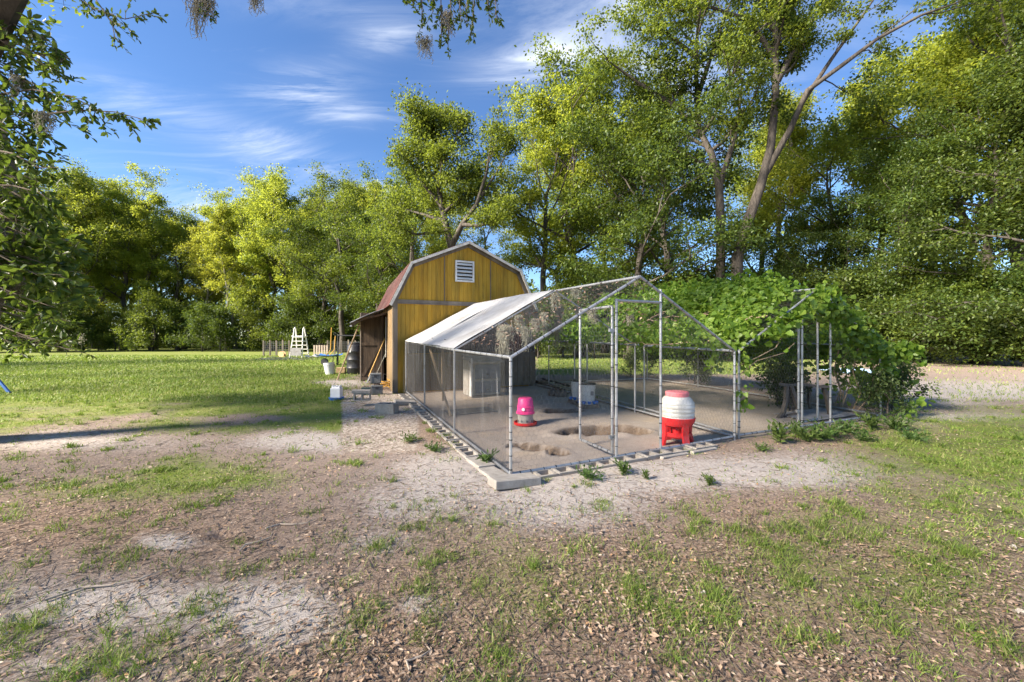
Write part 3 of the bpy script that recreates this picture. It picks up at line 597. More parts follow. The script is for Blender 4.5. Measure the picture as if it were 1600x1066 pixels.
# shade trees on the sunny side that throw the long shadows over yard and shed
for (x, y, s, kd) in [(-13, .5, .95, 'open_oak'), (-18, 6.5, .95, 'open_oak'), (-15, -8, 1, 'open_oak'), (-10, -4.5, .9, 'open_oak'), (-25, 8, .8, 'open_oak'), (-34, 14, .75, 'oak1')]:
    put_tree(kd, x, y, s, R.uniform(0, 6.28), 'yard oak standing outside the view whose shadow crosses the lawn', 'shade oaks around the yard', 'oak_tree')
# dense undergrowth deep inside the woods
rg = np.random.default_rng(77); n = 95000
a = rg.random(n); px = -250 + 2150 * a; yd = np.interp(px, [-250, 0, 400, 600, 900, 1200, 1600, 1900], [44, 50, 52, 46, 40, 38, 32, 30]) + rg.uniform(0, 9, n)
P = np.stack([(px - CX) / F * yd, yd, .1 + rg.random(n) ** 1.5 * (5.5 + 5 * fbm(px * .02, yd * 0, 3))], 1); ls = rg.uniform(.3, .55, n)
V, Fc = leaf_arrays(P, rnd_unit(rg, n), rnd_unit(rg, n) + np.array([0, 0, .6]), ls, ls * .6, .15)
tag(link('undergrowth', np_mesh('undergrowth', V, [Fc], 'leaf_oak')), 'dense green undergrowth deep inside the surrounding wood', 'undergrowth', kind='stuff')

# ------------------------------------------------------------------ near oak overhanging the view, big-leaved tree under it
def spray(path, nside, leaf, rg, mb, P, D, S, r=.012, side=.45, dens=9, drop=.15):
    """leafy branch: central path, side twigs, leaves along the twigs"""
    path = [Vector(p) for p in path]; m = len(path); mb.tube(path, [r * (1 - .7 * i / (m - 1)) for i in range(m)], 5, False)
    for i in range(nside):
        f = (i + .6) / nside; kk = f * (m - 1); j = min(int(kk), m - 2); p = path[j].lerp(path[j + 1], kk - j); d0 = (path[j + 1] - path[j]).normalized()
        d = (d0 * .7 + Vector(rg.normal(size=3)) * .55 + Vector((0, 0, -drop))).normalized(); ln = side * rg.uniform(.5, 1.2) * (1.1 - .5 * f); q = [p]
        for _ in range(4):
            d = (d + Vector(rg.normal(size=3)) * .16 + Vector((0, 0, -drop * .35))).normalized(); q.append(q[-1] + d * ln / 4)
        mb.tube(q, [.004, .0035, .003, .0025, .002], 3, False)
        for _ in range(int(dens * rg.uniform(.7, 1.4))):
            g = rg.uniform(.15, 1) * 4; t = min(int(g), 3); b_ = q[t].lerp(q[t + 1], g - t); dd = (d * .9 + Vector(rg.normal(size=3)) * .7).normalized()
            P.append(tuple(b_)); D.append(tuple(dd)); S.append(leaf * rg.uniform(.65, 1.25))
ox, oy = -6.83, 5.15
oak = thing('oak_tree', (ox, oy, gz(ox, oy) - .1), 'old oak with mossy grey trunk and leafy branches hanging over the yard', 'tree')
mb = MB(); mb.tube([(ox - .75, oy, -.1), (ox - .6, oy, .5), (ox - .3, oy, 1.6), (ox - .02, oy, 2.8), (ox, oy, 3.7), (ox + .1, oy - .5, 5.2), (ox + .1, oy - 1.2, 7.5), (ox, oy - 1.8, 10)], [.34, .25, .22, .21, .20, .18, .15, .08], 14)
mb.build('trunk', 'bark_pale', oak, True)
rg = np.random.default_rng(9); mb = MB(); P, D, S = [], [], []
lim = MB()
lim.tube([(ox + .2, oy - .3, 5.0), (-5.2, 4.4, 6.3), (-3.2, 4.1, 7.0), (-1.2, 4.6, 7.3), (.8, 5.2, 7.3)], [.17, .14, .11, .08, .04], 8)
lim.tube([(ox + .3, oy - .8, 7), (-4, 2.5, 9), (0, 1.5, 10), (4, 2, 10.5)], [.2, .15, .1, .05], 7); lim.build('limb', 'bark', oak, True)
def sp(pts, nside, leaf=.085, **k): spray([A(*p) for p in pts], nside, leaf, rg, mb, P, D, S, **k)
# top left mass
for (x0, y0) in [(-75, 180), (-85, 220), (-70, 250), (-80, 200), (-90, 280), (-40, 230), (-80, 130), (-90, 60), (-75, 20), (-40, 40), (-20, 90), (-30, 150), (-40, 200), (0, 30), (-20, 10), (-50, 120), (-60, 70), (-55, 170), (-60, 230), (-50, 260), (-70, 150), (-60, 300), (-45, 0), (-70, 100)]:
    sp([(x0 - 40, y0 - 30, 5.1), (x0 + 20, y0 + 10, 4.9), (x0 + 70, y0 + 40, 4.8), (x0 + 110, y0 + 62, 4.8)], 12, .10, side=.55)
sp([(-20, 170, 4.9), (60, 180, 4.8), (120, 172, 4.7), (180, 175, 4.7), (228, 188, 4.7)], 20, .085, side=.42, dens=11)
sp([(-20, 150, 4.9), (50, 140, 4.8), (110, 150, 4.7), (165, 178, 4.7)], 15, .085, side=.42)
sp([(-30, 230, 4.7), (20, 240, 4.6), (60, 262, 4.6), (92, 262, 4.6)], 13, .10, side=.35)
sp([(-30, 290, 4.6), (20, 290, 4.6), (60, 300, 4.5), (80, 315, 4.5)], 11, .11, side=.3)
sp([(-20, 60, 4.9), (30, 70, 4.8), (70, 90, 4.8), (85, 110, 4.8)], 10, .09)
sp([(60, -60, 5.6), (110, -10, 5.4), (150, 15, 5.3), (195, 30, 5.3), (232, 22, 5.3)], 18, .07, side=.4, dens=10)
sp([(120, -50, 5.6), (150, 0, 5.4), (175, 35, 5.3), (180, 62, 5.3)], 12, .07, side=.35)
sp([(290, -40, 5.5), (315, 0, 5.4), (322, 22, 5.4)], 7, .06, side=.25)
# low drooping boughs beside the trunk
for i in range(62):
    yy = 4.9 + rg.random() * 2.6; y0 = rg.uniform(300, 520); x1 = rg.uniform(40, 165) * (1 - .45 * abs(y0 - 420) / 120); y1 = y0 + rg.uniform(0, 45)
    sp([(-110, y0 - 25, yy), (-40, y0 - 15, yy), (x1 * .4, (y0 + y1) / 2, yy), (x1, y1, yy)], 11, .15 if y0 < 470 else .10, side=.4, dens=9)
# hanging spray at top centre
for (a0, b0, c0, d0) in [(650, -60, 660, 40), (680, -60, 690, 60), (705, -60, 720, 30), (740, -60, 735, 60), (765, -60, 775, 30), (640, -50, 645, 12), (700, -60, 700, 72), (755, -60, 762, 10), (670, -60, 676, 20), (725, -60, 728, 35)]:
    sp([(a0, b0, 5.6), ((a0 + c0) / 2 + 4, (b0 + d0) / 2, 5.5), (c0, d0, 5.45)], 13, .062, side=.30, dens=10, drop=.35)
# upper crown of the oak above the view
for i in range(26):
    c = Vector((rg.uniform(-9, 3), rg.uniform(-1, 5.5), rg.uniform(7.6, 11)))
    spray([c, c + Vector((rg.uniform(-.8, .8), rg.uniform(-.8, .8), -.2)), c + Vector((rg.uniform(-1.6, 1.6), rg.uniform(-1.6, 1.6), -.2))], 10, .11, rg, mb, P, D, S, side=.7, dens=9)
mb.build('twig', 'twig', oak, kind='stuff')
P, D, S = np.array(P), np.array(D), np.array(S)
V, Fc = leaf_arrays(P - np.array(root_loc(oak)), D, rg.normal(size=P.shape) * .7 + np.array([0, 0, 1]), S, S * .42, .2, 6)
tag(link('foliage', np_mesh('foliage', V, [Fc], 'leaf_near'), oak), kind='stuff')
# ------------------------------------------------------------------ Spanish moss
def moss_mesh(name, seed, length, n, wide=.05):
    rg = np.random.default_rng(seed); Pv, Qv = [], []
    for i in range(n):
        p = np.array([rg.normal() * wide, rg.normal() * wide, 0.]); ln = length * rg.uniform(.25, 1); st = 9; ph = rg.uniform(0, 6, 2)
        for j in range(st):
            q = p + np.array([math.sin(ph[0] + j * 1.3) * .018 + rg.normal() * .012, math.cos(ph[1] + j * 1.1) * .018 + rg.normal() * .012, -ln / st]); Pv.append(p); Qv.append(q); p = q
            if rg.random() < .5:
                Pv.append(p); Qv.append(p + np.array([rg.normal() * .03, rg.normal() * .03, -.03]))
    V, Fc = wires(np.array(Pv), np.array(Qv), .0038); return np_mesh(name, V, [Fc], 'moss')
MOSS = [moss_mesh('moss%d' % i, 50 + i, [.45, .7, .3][i], [46, 54, 46][i], [.045, .045, .055][i]) for i in range(3)]
def moss(p, k, s, label, group):
    o = link('moss_tuft', MOSS[k]); o.location = p; o.scale = (s, s, s); o.rotation_euler = (0, 0, R.uniform(0, 6.28)); tag(o, label, 'moss', group)
for (px, py, yy, k_, s) in [(30, 120, 4.8, 0, .6), (70, 175, 4.7, 0, .7),  (305, -5, 5.4, 1, .8), (322, -8, 5.4, 0, .9), (400, -10, 5.4, 0, .7), (700, 20, 5.5, 0, .8), (665, 60, 5.5, 2, .8)]:
    moss(A(px, py, yy), k_, s, 'grey moss tuft hanging from the overhanging oak branch', 'moss hanging from the near oak')
for i in range(26):
    az = R.uniform(0, 6.28); z0 = R.uniform(1.6, 3.6); moss((ox + .27 * math.cos(az), oy + .27 * math.sin(az), z0), R.choice([0, 2]), R.uniform(.5, .9), 'grey moss tuft clinging to the mossy oak trunk', 'moss on the near oak trunk')

# ------------------------------------------------------------------ wire runs
def hexpanel(P0, A_, B_, wid, hei, inside, cell=.06):
    """hexagonal netting in the plane P0 + a*A_ + b*B_"""
    s = cell / math.sqrt(3); e0, e1 = [], []
    nx = int(wid / cell) + 2; ny_ = int(hei / (1.5 * s)) + 2
    i, j = np.meshgrid(np.arange(-1, nx), np.arange(-1, ny_), indexing='ij'); cx = (i + .5 * (j % 2)) * cell; cy = j * 1.5 * s
    for (x0, y0, x1, y1) in [(.5, -.5, .5, .5), (.5, .5, 0, 1), (0, 1, -.5, .5)]:
        e0.append(np.stack([cx + x0 * cell, cy + y0 * s], -1).reshape(-1, 2)); e1.append(np.stack([cx + x1 * cell, cy + y1 * s], -1).reshape(-1, 2))
    e0 = np.concatenate(e0); e1 = np.concatenate(e1); ok = inside(e0[:, 0], e0[:, 1]) & inside(e1[:, 0], e1[:, 1]); e0 = e0[ok]; e1 = e1[ok]
    a = np.array(A_); b = np.array(B_); p = np.array(P0)
    return p + e0[:, :1] * a + e0[:, 1:] * b, p + e1[:, :1] * a + e1[:, 1:] * b
def build_run(name, O, U, V, label, door_swing, seed):
    rr = random.Random(seed)
    def zb(s, t): q = O + U * s + V * t; return tz(q.x, q.y)
    def pt(s, t, h): q = O + U * s + V * t; return Vector((q.x, q.y, zb(s, t) + h))
    root = thing(name, pt(0, 0, 0), label, 'chicken run')
    R0 = .0165
    def pole(nm, p, q, r=R0): MB().tube([p, q], r, 8).build(nm, 'galvanised', root, True)
    ties = MB()
    def tie(p, q, n, r=R0):
        d = (q - p); 
        for i in range(n):
            c = p + d * ((i + rr.uniform(.2, .8)) / n); e = d.normalized() * rr.uniform(.003, .007); ties.tube([c - e, c + e], r + .0025, 7)
            if rr.random() < .3: w = Vector((rr.uniform(-1, 1), rr.uniform(-1, 1), rr.uniform(-1, 1))).normalized() * rr.uniform(.03, .07); ties.tube([c, c + w], .0018, 4)
    bays = [0, 1.955, 3.91, RL]; mid = RW / 2
    def roofh(s): return RE + (RP - RE) * (1 - abs(s - mid) / mid)
    for t in bays:
        for s in (0, RW):
            p, q = pt(s, t, -.12), pt(s, t, RE); pole('post', p, q); 
            if t == 0: tie(p + Vector((0, 0, .15)), q, 9)
        a, b, c = pt(0, t, RE), pt(mid, t, RP), pt(RW, t, RE); r_ = R0 if t == 0 else .015
        pole('rafter', a, b, r_); pole('rafter', b, c, r_)
        if t == 0: tie(a, b, 12); tie(b, c, 11)
    for s in (0, RW):
        for t0, t1 in zip(bays, bays[1:]):
            p, q = pt(s, t0, RE), pt(s, t1, RE); pole('eave_rail', p, q); tie(p, q, 8)
            p, q = pt(s, t0, .02), pt(s, t1, .02); pole('bottom_rail', p, q)
    for t0, t1 in zip(bays, bays[1:]): pole('ridge_rail', pt(mid, t0, RP), pt(mid, t1, RP), .017)
    # front: door frame, sills, door leaf; back sill
    d0, d1, dh = 1.366, 2.066, 1.85
    for s in (d0, d1): p, q = pt(s, 0, -.03), pt(s, 0, dh + (.16 if s == d1 else .02)); pole('door_post', p, q); tie(p, q, 8)
    pole('door_head', pt(d0, 0, dh), pt(d1, 0, dh))
    p, q = pt(0, 0, .02), pt(d0, 0, .02); pole('bottom_rail', p, q); tie(p, q, 9); p, q = pt(d0, 0, .02), pt(RW, 0, .02); pole('bottom_rail', p, q); tie(p, q, 11)
    pole('bottom_rail', pt(0, RL, .02), pt(RW, RL, .02)); pole('eave_rail', pt(0, RL, RE), pt(RW, RL, RE), .015)
    door = bpy.data.objects.new('door', None); COL.objects.link(door); door.parent = root
    h0 = pt(d0 - .035, .03, 0); dd = (U * math.cos(door_swing) + V * math.sin(door_swing)); wd = .68; zt = dh - .07
    c00, c10, c11, c01 = [h0 + dd * a_ + Vector((0, 0, h_)) for a_, h_ in ((0, .06), (wd, .06), (wd, zt), (0, zt))]
    for nm, p, q in (('hinge_stile', c00, c01), ('latch_stile', c10, c11), ('bottom_bar', c00, c10), ('top_bar', c01, c11)):
        MB().tube([p, q], .0165, 8).build(nm, 'galvanised', door, True); tie(p, q, 6, .0165)
    hb = MB()
    for z_ in (.25, 1.5): hb.box(h0 + Vector((0, 0, z_)) - U * .01, (.07, .03, .04), U); 
    hb.build('hinge', 'galvanised', door)
    P_, Q_ = hexpanel(c00, dd, Vector((0, 0, 1)), wd, zt, lambda a, b: (a > 0) & (a < wd) & (b > 0) & (b < zt - .06))
    ee = [(P_, Q_)]
    vd, fd = wires(P_ - np.array(root_loc(door)), Q_ - np.array(root_loc(door)), .0008); tag(link('netting', np_mesh('netting', vd, [fd], 'wire'), door), kind='stuff')
    # netting: walls, roof slopes, gables (one net each)
    def net(P0, A_, B_, w, h, fn):
        p, q = hexpanel(P0, A_, B_, w, h, fn); v, f = wires(p - np.array(root_loc(root)), q - np.array(root_loc(root)), .0008)
        tag(link('netting', np_mesh('netting', v, [f], 'wire'), root), kind='stuff')
    for s in (0, RW):
        for t0, t1 in zip(bays, bays[1:]):
            p = pt(s, t0, 0); dv = (pt(s, t1, 0) - p); w = dv.length; net(p, dv.normalized(), Vector((0, 0, 1)), w, RE, lambda a, b: (a > 0) & (a < w) & (b > 0) & (b < RE))
    net(pt(0, 0, 0), (pt(RW, 0, 0) - pt(0, 0, 0)).normalized(), Vector((0, 0, 1)), RW, RP,
        lambda a, b: (a > 0) & (a < RW) & (b > 0.02) & (b < RE + (RP - RE) * (1 - np.abs(a - mid) / mid)) & ~((a > d0) & (a < d1) & (b < dh)))
    net(pt(0, RL, 0), (pt(RW, RL, 0) - pt(0, RL, 0)).normalized(), Vector((0, 0, 1)), RW, RP, lambda a, b: (a > 0) & (a < RW) & (b > 0.02) & (b < RE + (RP - RE) * (1 - np.abs(a - mid) / mid)))
    for sg in (0, 1):
        p = pt(0 if sg == 0 else RW, 0, RE); sl_ = pt(mid, 0, RP) - p; L1 = sl_.length; ln_ = (pt(mid, RL, RP) - pt(mid, 0, RP)).normalized()
        net(p, sl_.normalized(), ln_, L1, RL, lambda a, b: (a > 0) & (a < L1) & (b > 0) & (b < RL))
    ties.build('wire_tie', 'tie_wire', root, kind='stuff')
    return root, pt
runA, ptA = build_run('chicken_run', OA, UA, VA, 'galvanised wire chicken run with white tarp roof against the yellow shed', math.radians(88), 1)
runB, ptB = build_run('chicken_run', OB, UB, VB, 'galvanised wire chicken run buried under a green vine', math.radians(10), 2)
# tarps on run A (left slope), each sheet its own part
def tarp(t0, t1, lift, seed):
    rr = np.random.default_rng(seed); ph = rr.uniform(0, 6, 4); mid = RW / 2
    def fn(a, b):
        t = t0 + (t1 - t0) * b; s = -.03 + (mid + .10) * a; h = RE + (RP - RE) * min(1, max(s, 0) / mid) + (s < 0) * s * .5
        if s > mid: h = RP - (s - mid) * .54
        sag = .022 * math.sin(ph[0] + b * 9) * math.sin(math.pi * a) + .010 * math.sin(ph[1] + a * 13 + b * 5) - .04 * math.sin(math.pi * a) * math.sin(math.pi * b)
        e = .02 * math.sin(ph[2] + b * 17) if a < .01 else 0
        return ptA(s + e, t, h + .028 + lift + sag * .6)
    o = MB().sheet(fn, 18, 26, .004).build('tarp_sheet', 'tarp_white', runA, True); return o
tarp(1.95, 4.0, .012, 1); tarp(3.88, 5.86, 0., 2)
gr = MB()
for t in (2.9, 3.8, 4.6):
    for s in (.12,): gr.lathe(ptA(s, t, RE + .10 + .02), [(.016, 0), (.016, .006), (.004, .012)], 10)
gr.build('grommet', 'black_plastic', runA)
# plastic film on the left wall
def film_fn(t0, t1, seed):
    ph = np.random.default_rng(seed).uniform(0, 6, 4)
    def fn(a, b):
        t = t0 + (t1 - t0) * a; h = .02 + (RE - .03) * b; w = .018 * math.sin(ph[0] + a * 11 + b * 2) + .012 * math.sin(ph[1] + a * 23 - b * 3)
        return ptA(-.035 - .018 + w * .8, t, h)
    return fn
MB().sheet(film_fn(.03, 5.86, 3), 60, 8).build('plastic_sheet', 'plastic_film', runA, True)
# timber prop seen through the film
MB().beam(ptA(.25, 3.0, 0), ptA(.2, 4.6, 1.3), .035, .02).build('prop_board', 'handle_wood', runA)
MB().beam(ptA(.5, 4.4, 0), ptA(.5, 4.45, 1.25), .05, .03).build('prop_board', 'handle_wood', runA)
# dark shade cloth on the back gable of run B and rear wall top
mid = RW / 2
MB().prism([ptB(.05, RL + .03, RE - .02), ptB(RW - .05, RL + .03, RE - .02), ptB(mid, RL + .03, RP - .03)], VB * .006).build('shade_cloth', 'shade_cloth', runB)
# dark corrugated sheets and weathered boards closing the back of run A
def back_sheet(s0, s1, mat):
    def fn(a, b):
        s = s0 + (s1 - s0) * a; top = RE + (RP - RE) * (1 - abs(s - mid) / mid) - .02; lo = .92; return ptA(s, RL - .06 + .011 * math.sin(s * 2 * math.pi / .076), lo + (top - lo) * b)
    MB().sheet(fn, int((s1 - s0) / .0095), 1, .003).build('back_sheet', mat, runA, True)
for s0, s1, m_ in ((.02, .86, 'shade_cloth'), (.85, 1.72, 'shade_cloth'), (1.74, 2.56, 'shade_cloth'), (2.57, 3.05, 'roof_metal'), (3.06, 3.44, 'shade_cloth')): back_sheet(s0, s1, m_)
for i in range(19): MB().box(ptA(.10 + i * .182, RL - .075, .46), (.172, .018, .9), UA).build('back_board', 'grey_board', runA)
# moss and twigs caught on the netting of run A
for i in range(20):
    t = R.uniform(.7, 4.2); s = mid + R.uniform(-.15, 1.1) if i % 3 else R.uniform(.3, 1.2)
    if s < mid and t > 1.9: t = R.uniform(.9, 1.85)
    h = RE + (RP - RE) * (1 - abs(s - mid) / mid)
    moss(ptA(s, t, h - .005), R.choice([0, 0, 1, 2]), R.uniform(.4, .85), 'grey moss tuft hanging through the roof netting of the tarp run', 'moss on the run roof')
rg = np.random.default_rng(12); n = 1500; t = rg.uniform(.2, 5.5, n); s = rg.uniform(.15, RW - .15, n); ok = ~((s < mid + .1) & (t > 1.9)); t = t[ok]; s = s[ok]
P = np.array([tuple(ptA(a, b, RE + (RP - RE) * (1 - abs(a - mid) / mid) + .004)) for a, b in zip(s, t)]); ls = rg.uniform(.04, .075, len(P))
V, Fc = leaf_arrays(P, rg.normal(size=P.shape) * np.array([1, 1, .3]), rg.normal(size=P.shape) * .4 + np.array([0, 0, 1]), ls, ls * .4, .2)
tag(link('caught_leaves', np_mesh('caught_leaves', V, [Fc], 'dry_leaf')), 'dead brown leaves lying on the roof netting of the tarp run', 'dead leaves', kind='stuff')

# ------------------------------------------------------------------ vine over run B
rg = np.random.default_rng(31); P, NV = [], []
def vadd(p, nrm): P.append(p); NV.append(nrm)
def vdens(s, t): return fbm(np.array([s * 1.3 + 5]), np.array([t * 1.3 + 8]), 3)[0]
cnt = 0
while cnt < 21000:
    s = rg.uniform(-.1, RW + .5); t = rg.uniform(-.12, RL + .1); g = vdens(s, t)
    if rg.random() > sstep(.28, .55, g) * (.35 + .65 * sstep(0.1, .7, t)) * (1. if s > .25 else .6): continue
    hh = RE + (RP - RE) * (1 - abs(s - mid) / mid); thick = .06 + .34 * g * sstep(0., 1.2, t) * (.5 + .5 * sstep(.2, 1., s)) + (.16 if s > mid else 0)
    h = hh + .03 + rg.random() ** .8 * thick
    if s > mid + .4 and rg.random() < .45: h = hh - abs(rg.normal()) * .25
    vadd(ptB(s, t, h), (UB * (-.3 if s < mid else .5) + Vector((0, 0, 1)))); cnt += 1
# spill over the right wall and front right corner
for i in range(9000):
    t = -.35 + abs(rg.normal()) * 1.7; z = rg.random() ** .7 * 1.6; o_ = abs(rg.normal()) * .30; s = RW + .26 + o_
    if t < .25 and z < 1.0 and rg.random() < .6: continue
    if z > 1.62 - 1.25 * o_ - .55 * abs(vdens(t * 1.4, o_ * 3 + z) - .3) or vdens(t * 1.7 + 3, z * 1.7) < .42: continue
    s = s + .10 * math.sin(t * 5 + z * 4)
    if t > RL: continue
    if t > .55 and z < .95 and rg.random() < .9: continue
    vadd(ptB(s, t, z), UB + Vector((0, 0, .5)))
for i in range(1200):    # hanging fringe at the front gable and over the door
    s = rg.uniform(.5, RW + .2); hh = RE + (RP - RE) * (1 - abs(min(s, RW) - mid) / mid); vadd(ptB(s, -.06 + rg.normal() * .10, hh - abs(rg.normal()) * (.10 if s < mid else .26)), -VB + Vector((0, 0, .4)))
for i in range(700):     # creeping onto the tarp run
    s = RW - abs(rg.normal()) * .55; t = rg.uniform(.2, 5.5); s = max(s, mid + .2); hh = RE + (RP - RE) * (1 - abs(s - mid) / mid); vadd(ptA(s, t, hh + rg.normal() * .05 + .02), Vector((.3, 0, 1)))
runs = [((0, 0, 1), 55, .05), ((.4, 0, .3), 12, .05)]
for (s0, t0, z0, z1, n_) in [(.03, -.03, .35, .75, 22), (.05, -.05, .9, 1.2, 20), (-.05, .4, .9, 1.2, 30)]:
    for i in range(n_): vadd(ptB(s0 + rg.normal() * .06, t0 + rg.normal() * .04, rg.uniform(z0, z1)), -VB + Vector((0, 0, .4)))
for (dx, dy, dz) in [(.75, -.2, .7), (.95, -.1, .45), (.6, .1, 1.1), (1.05, .3, .95), (.8, 1.2, 1.2)]:       # loose tendrils reaching out
    c = ptB(RW, .1, 0) + UB * dx + VB * dy + Vector((0, 0, dz))
    for i in range(9): vadd(c + Vector(rg.normal(size=3)) * .09, Vector((0, 0, 1)))
P = np.array([tuple(p) for p in P]); NV = np.array([tuple(v) for v in NV]); P[:, 2] = np.maximum(P[:, 2], .06); P = P[(P[:, 2] > .05)]; 
base = ptB(RW + .3, .3, 0); base = onground(base)
vine = thing('grape_vine', base, 'bright green leafy vine covering the right run and spilling to the ground', 'vine')
ls = rg.uniform(.045, .105, len(P)); D = rg.normal(size=P.shape) * .8 + np.array([0, -.25, -.45]); NN = NV[:len(P)] + rg.normal(size=P.shape) * .55
V, Fc = leaf_arrays(P - np.array(base), D, NN, ls, ls * rg.uniform(.85, 1.1, len(P)), .12, 7)
tag(link('foliage', np_mesh('foliage', V, [Fc], 'leaf_vine'), vine), kind='stuff')
mb = MB()
for i in range(34):
    s = rg.uniform(.2, RW + .2); t = rg.uniform(0, 4.5); pts = []
    for j in range(9):
        hh = RE + (RP - RE) * (1 - abs(min(max(s, 0), RW) - mid) / mid); pts.append(ptB(s, t, hh + .03 + rg.uniform(0, .08) - max(0, s - RW) * 1.5)); s += rg.normal() * .12 + (.05 if i % 2 else -.1); t += rg.uniform(.02, .25)
    mb.tube(pts, [.009] * 8 + [.004], 5, False)
for i in range(6):
    s = RW + rg.uniform(.1, .4); t = rg.uniform(0, .8); pts = [ptB(s + .1 * rg.normal(), t + .1 * rg.normal(), z) for z in (-.05, .3, .7, 1.1, 1.3)]; mb.tube(pts, .011, 5, False)
for pts in ([ptB(0, .05, .98), ptB(.35, -.03, 1.12), ptB(.7, -.05, 1.25), ptB(.95, -.05, 1.55), ptB(.98, 0, 1.8)], [ptB(.05, .05, .85), ptB(.5, .1, 1.05), ptB(1.1, .1, 1.15), ptB(1.35, .1, 1.3)]): mb.tube(pts, .007, 5, False)
mb.build('stem', 'handle_wood', vine, True)

# ------------------------------------------------------------------ shed
SZ = tz(OS.x, OS.y) - .03
def S_(s, t, h): q = OS + US * s + VS * t; return Vector((q.x, q.y, SZ + h))
shed = thing('shed', S_(1.84, 0, 0), 'yellow barn-shaped shed with gambrel roof and white louvred vent', 'shed')
SW, SL, EH = 3.68, 4.6, 2.20
PROF = [(0, EH), (.45, 3.08), (1.84, 3.69), (3.23, 3.08), (SW, EH)]
def roofline(s):
    for (a, ha), (b_, hb_) in zip(PROF, PROF[1:]):
        if a <= s <= b_: return ha + (hb_ - ha) * (s - a) / (b_ - a)
    return EH
def grooved(name, s0, s1, lo, hi, mat, place, parent):
    """siding sheet with vertical grooves every 10 cm; lo/hi functions of s give bottom and top height; place(s, depth, h)"""
    mb = MB(); br = [s0]; x = s0 + .055
    while x < s1 - .02: br += [x, x + .004, x + .012, x + .016]; x += .105
    br.append(s1); dep = [0] + [0, -.008, -.008, 0] * ((len(br) - 2) // 4) + [0]
    extra = [q for q in KN if s0 < q < s1]
    pts = sorted(list(zip(br, dep)) + [(q, np.interp(q, br, dep)) for q in extra])
    vs = []; 
    for s, d in pts: vs += [place(s, d, lo(s)), place(s, d, hi(s)), place(s, -.02, lo(s)), place(s, -.02, hi(s))]
    fs = []
    for i in range(len(pts) - 1):
        a, b_ = 4 * i, 4 * i + 4; fs += [[a, b_, b_ + 1, a + 1], [a + 3, b_ + 3, b_ + 2, a + 2], [a + 1, b_ + 1, b_ + 3, a + 3], [a + 2, b_ + 2, b_, a]]
    e = 4 * (len(pts) - 1); fs += [[0, 1, 3, 2], [e, e + 2, e + 3, e + 1]]
    mb.add(vs, fs); return mb.build(name, mat, parent)
KN = [.45, 1.84, 3.23]
front = lambda s, d, h: S_(s, -d, h)
third = SW / 3
for i in range(3):
    grooved('wall_panel', i * third + .002, (i + 1) * third - .002, lambda s: 0., lambda s: EH, 'siding_yellow', front, shed)
    grooved('gable_panel', i * third + .002, (i + 1) * third - .002, lambda s: EH + .012, lambda s: roofline(s) - .01, 'siding_yellow', lambda s, d, h: S_(s, -d - .006, h), shed)
KN = []
# left wall with doorway, right wall, back wall
left = lambda t, d, h: S_(-d, t, h); DT0, DT1 = 1.55, 2.6
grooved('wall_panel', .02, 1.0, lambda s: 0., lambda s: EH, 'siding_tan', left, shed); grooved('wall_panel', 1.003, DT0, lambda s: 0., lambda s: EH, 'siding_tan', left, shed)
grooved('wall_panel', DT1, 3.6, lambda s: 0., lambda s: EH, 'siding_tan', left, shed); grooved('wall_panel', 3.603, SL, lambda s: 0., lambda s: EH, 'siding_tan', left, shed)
MB().box(S_(-.01, (DT0 + DT1) / 2, 2.12), (DT1 - DT0, .02, .16), VS).build('door_header', 'siding_tan', shed)
right = lambda t, d, h: S_(SW + d, t, h)
for i in range(4): grooved('wall_panel', i * 1.15 + .02, (i + 1) * 1.15 + .016, lambda s: 0., lambda s: EH, 'siding_yellow', right, shed)
KN = [.45, 1.84, 3.23]; back = lambda s, d, h: S_(s, SL + d + .02, h)
for i in range(3): grooved('wall_panel', i * third + .002, (i + 1) * third - .002, lambda s: 0., lambda s: roofline(s) - .01, 'siding_yellow', back, shed)
MB().box(S_(SW / 2, SL / 2, .02), (SW - .1, SL - .1, .05), US).build('floor', 'brown_ply', shed)
# trim
MB().box(S_(SW / 2, -.02, EH), (SW - .18, .03, .085), US).build('belly_board', 'grey_board', shed)
MB().box(S_(SW / 2, -.043, EH - .052), (SW - .19, .012, .016), US).build('drip_edge', 'grey_board', shed)
for s in (.045, SW - .045): MB().box(S_(s, -.018, EH / 2 + .05), (.09, .024, EH + .08), US).build('corner_board', 'grey_board', shed)
MB().box(S_(-.012, .05, EH / 2), (.022, .09, EH), US).build('corner_board', 'grey_board', shed)
for x in (third, 2 * third): MB().box(S_(x, -.012, EH / 2), (.03, .008, EH - .1), US).build('joint_batten', 'siding_yellow', shed); 
for x in (third, 2 * third): MB().box(S_(x, -.017, (EH + roofline(x)) / 2), (.022, .008, roofline(x) - EH - .1), US).build('joint_batten', 'grey_board', shed)
ov = .13; PO = [(-.10, EH - .10), (.39, 3.13), (1.84, 3.77), (3.29, 3.13), (SW + .10, EH - .10)]
def strip(p, q, off0, off1, t0, t1, mat, name):
    """board between two profile points, offset square to the slope"""
    (a, ha), (b_, hb_) = p, q; d = Vector((b_ - a, hb_ - ha)).normalized(); nrm = Vector((-d.y, d.x))
    P_ = [(a + nrm.x * off0, ha + nrm.y * off0), (b_ + nrm.x * off0, hb_ + nrm.y * off0), (b_ + nrm.x * off1, hb_ + nrm.y * off1), (a + nrm.x * off1, ha + nrm.y * off1)]
    return MB().prism([S_(x, t0, h) for x, h in P_], VS * (t1 - t0)).build(name, mat, shed)
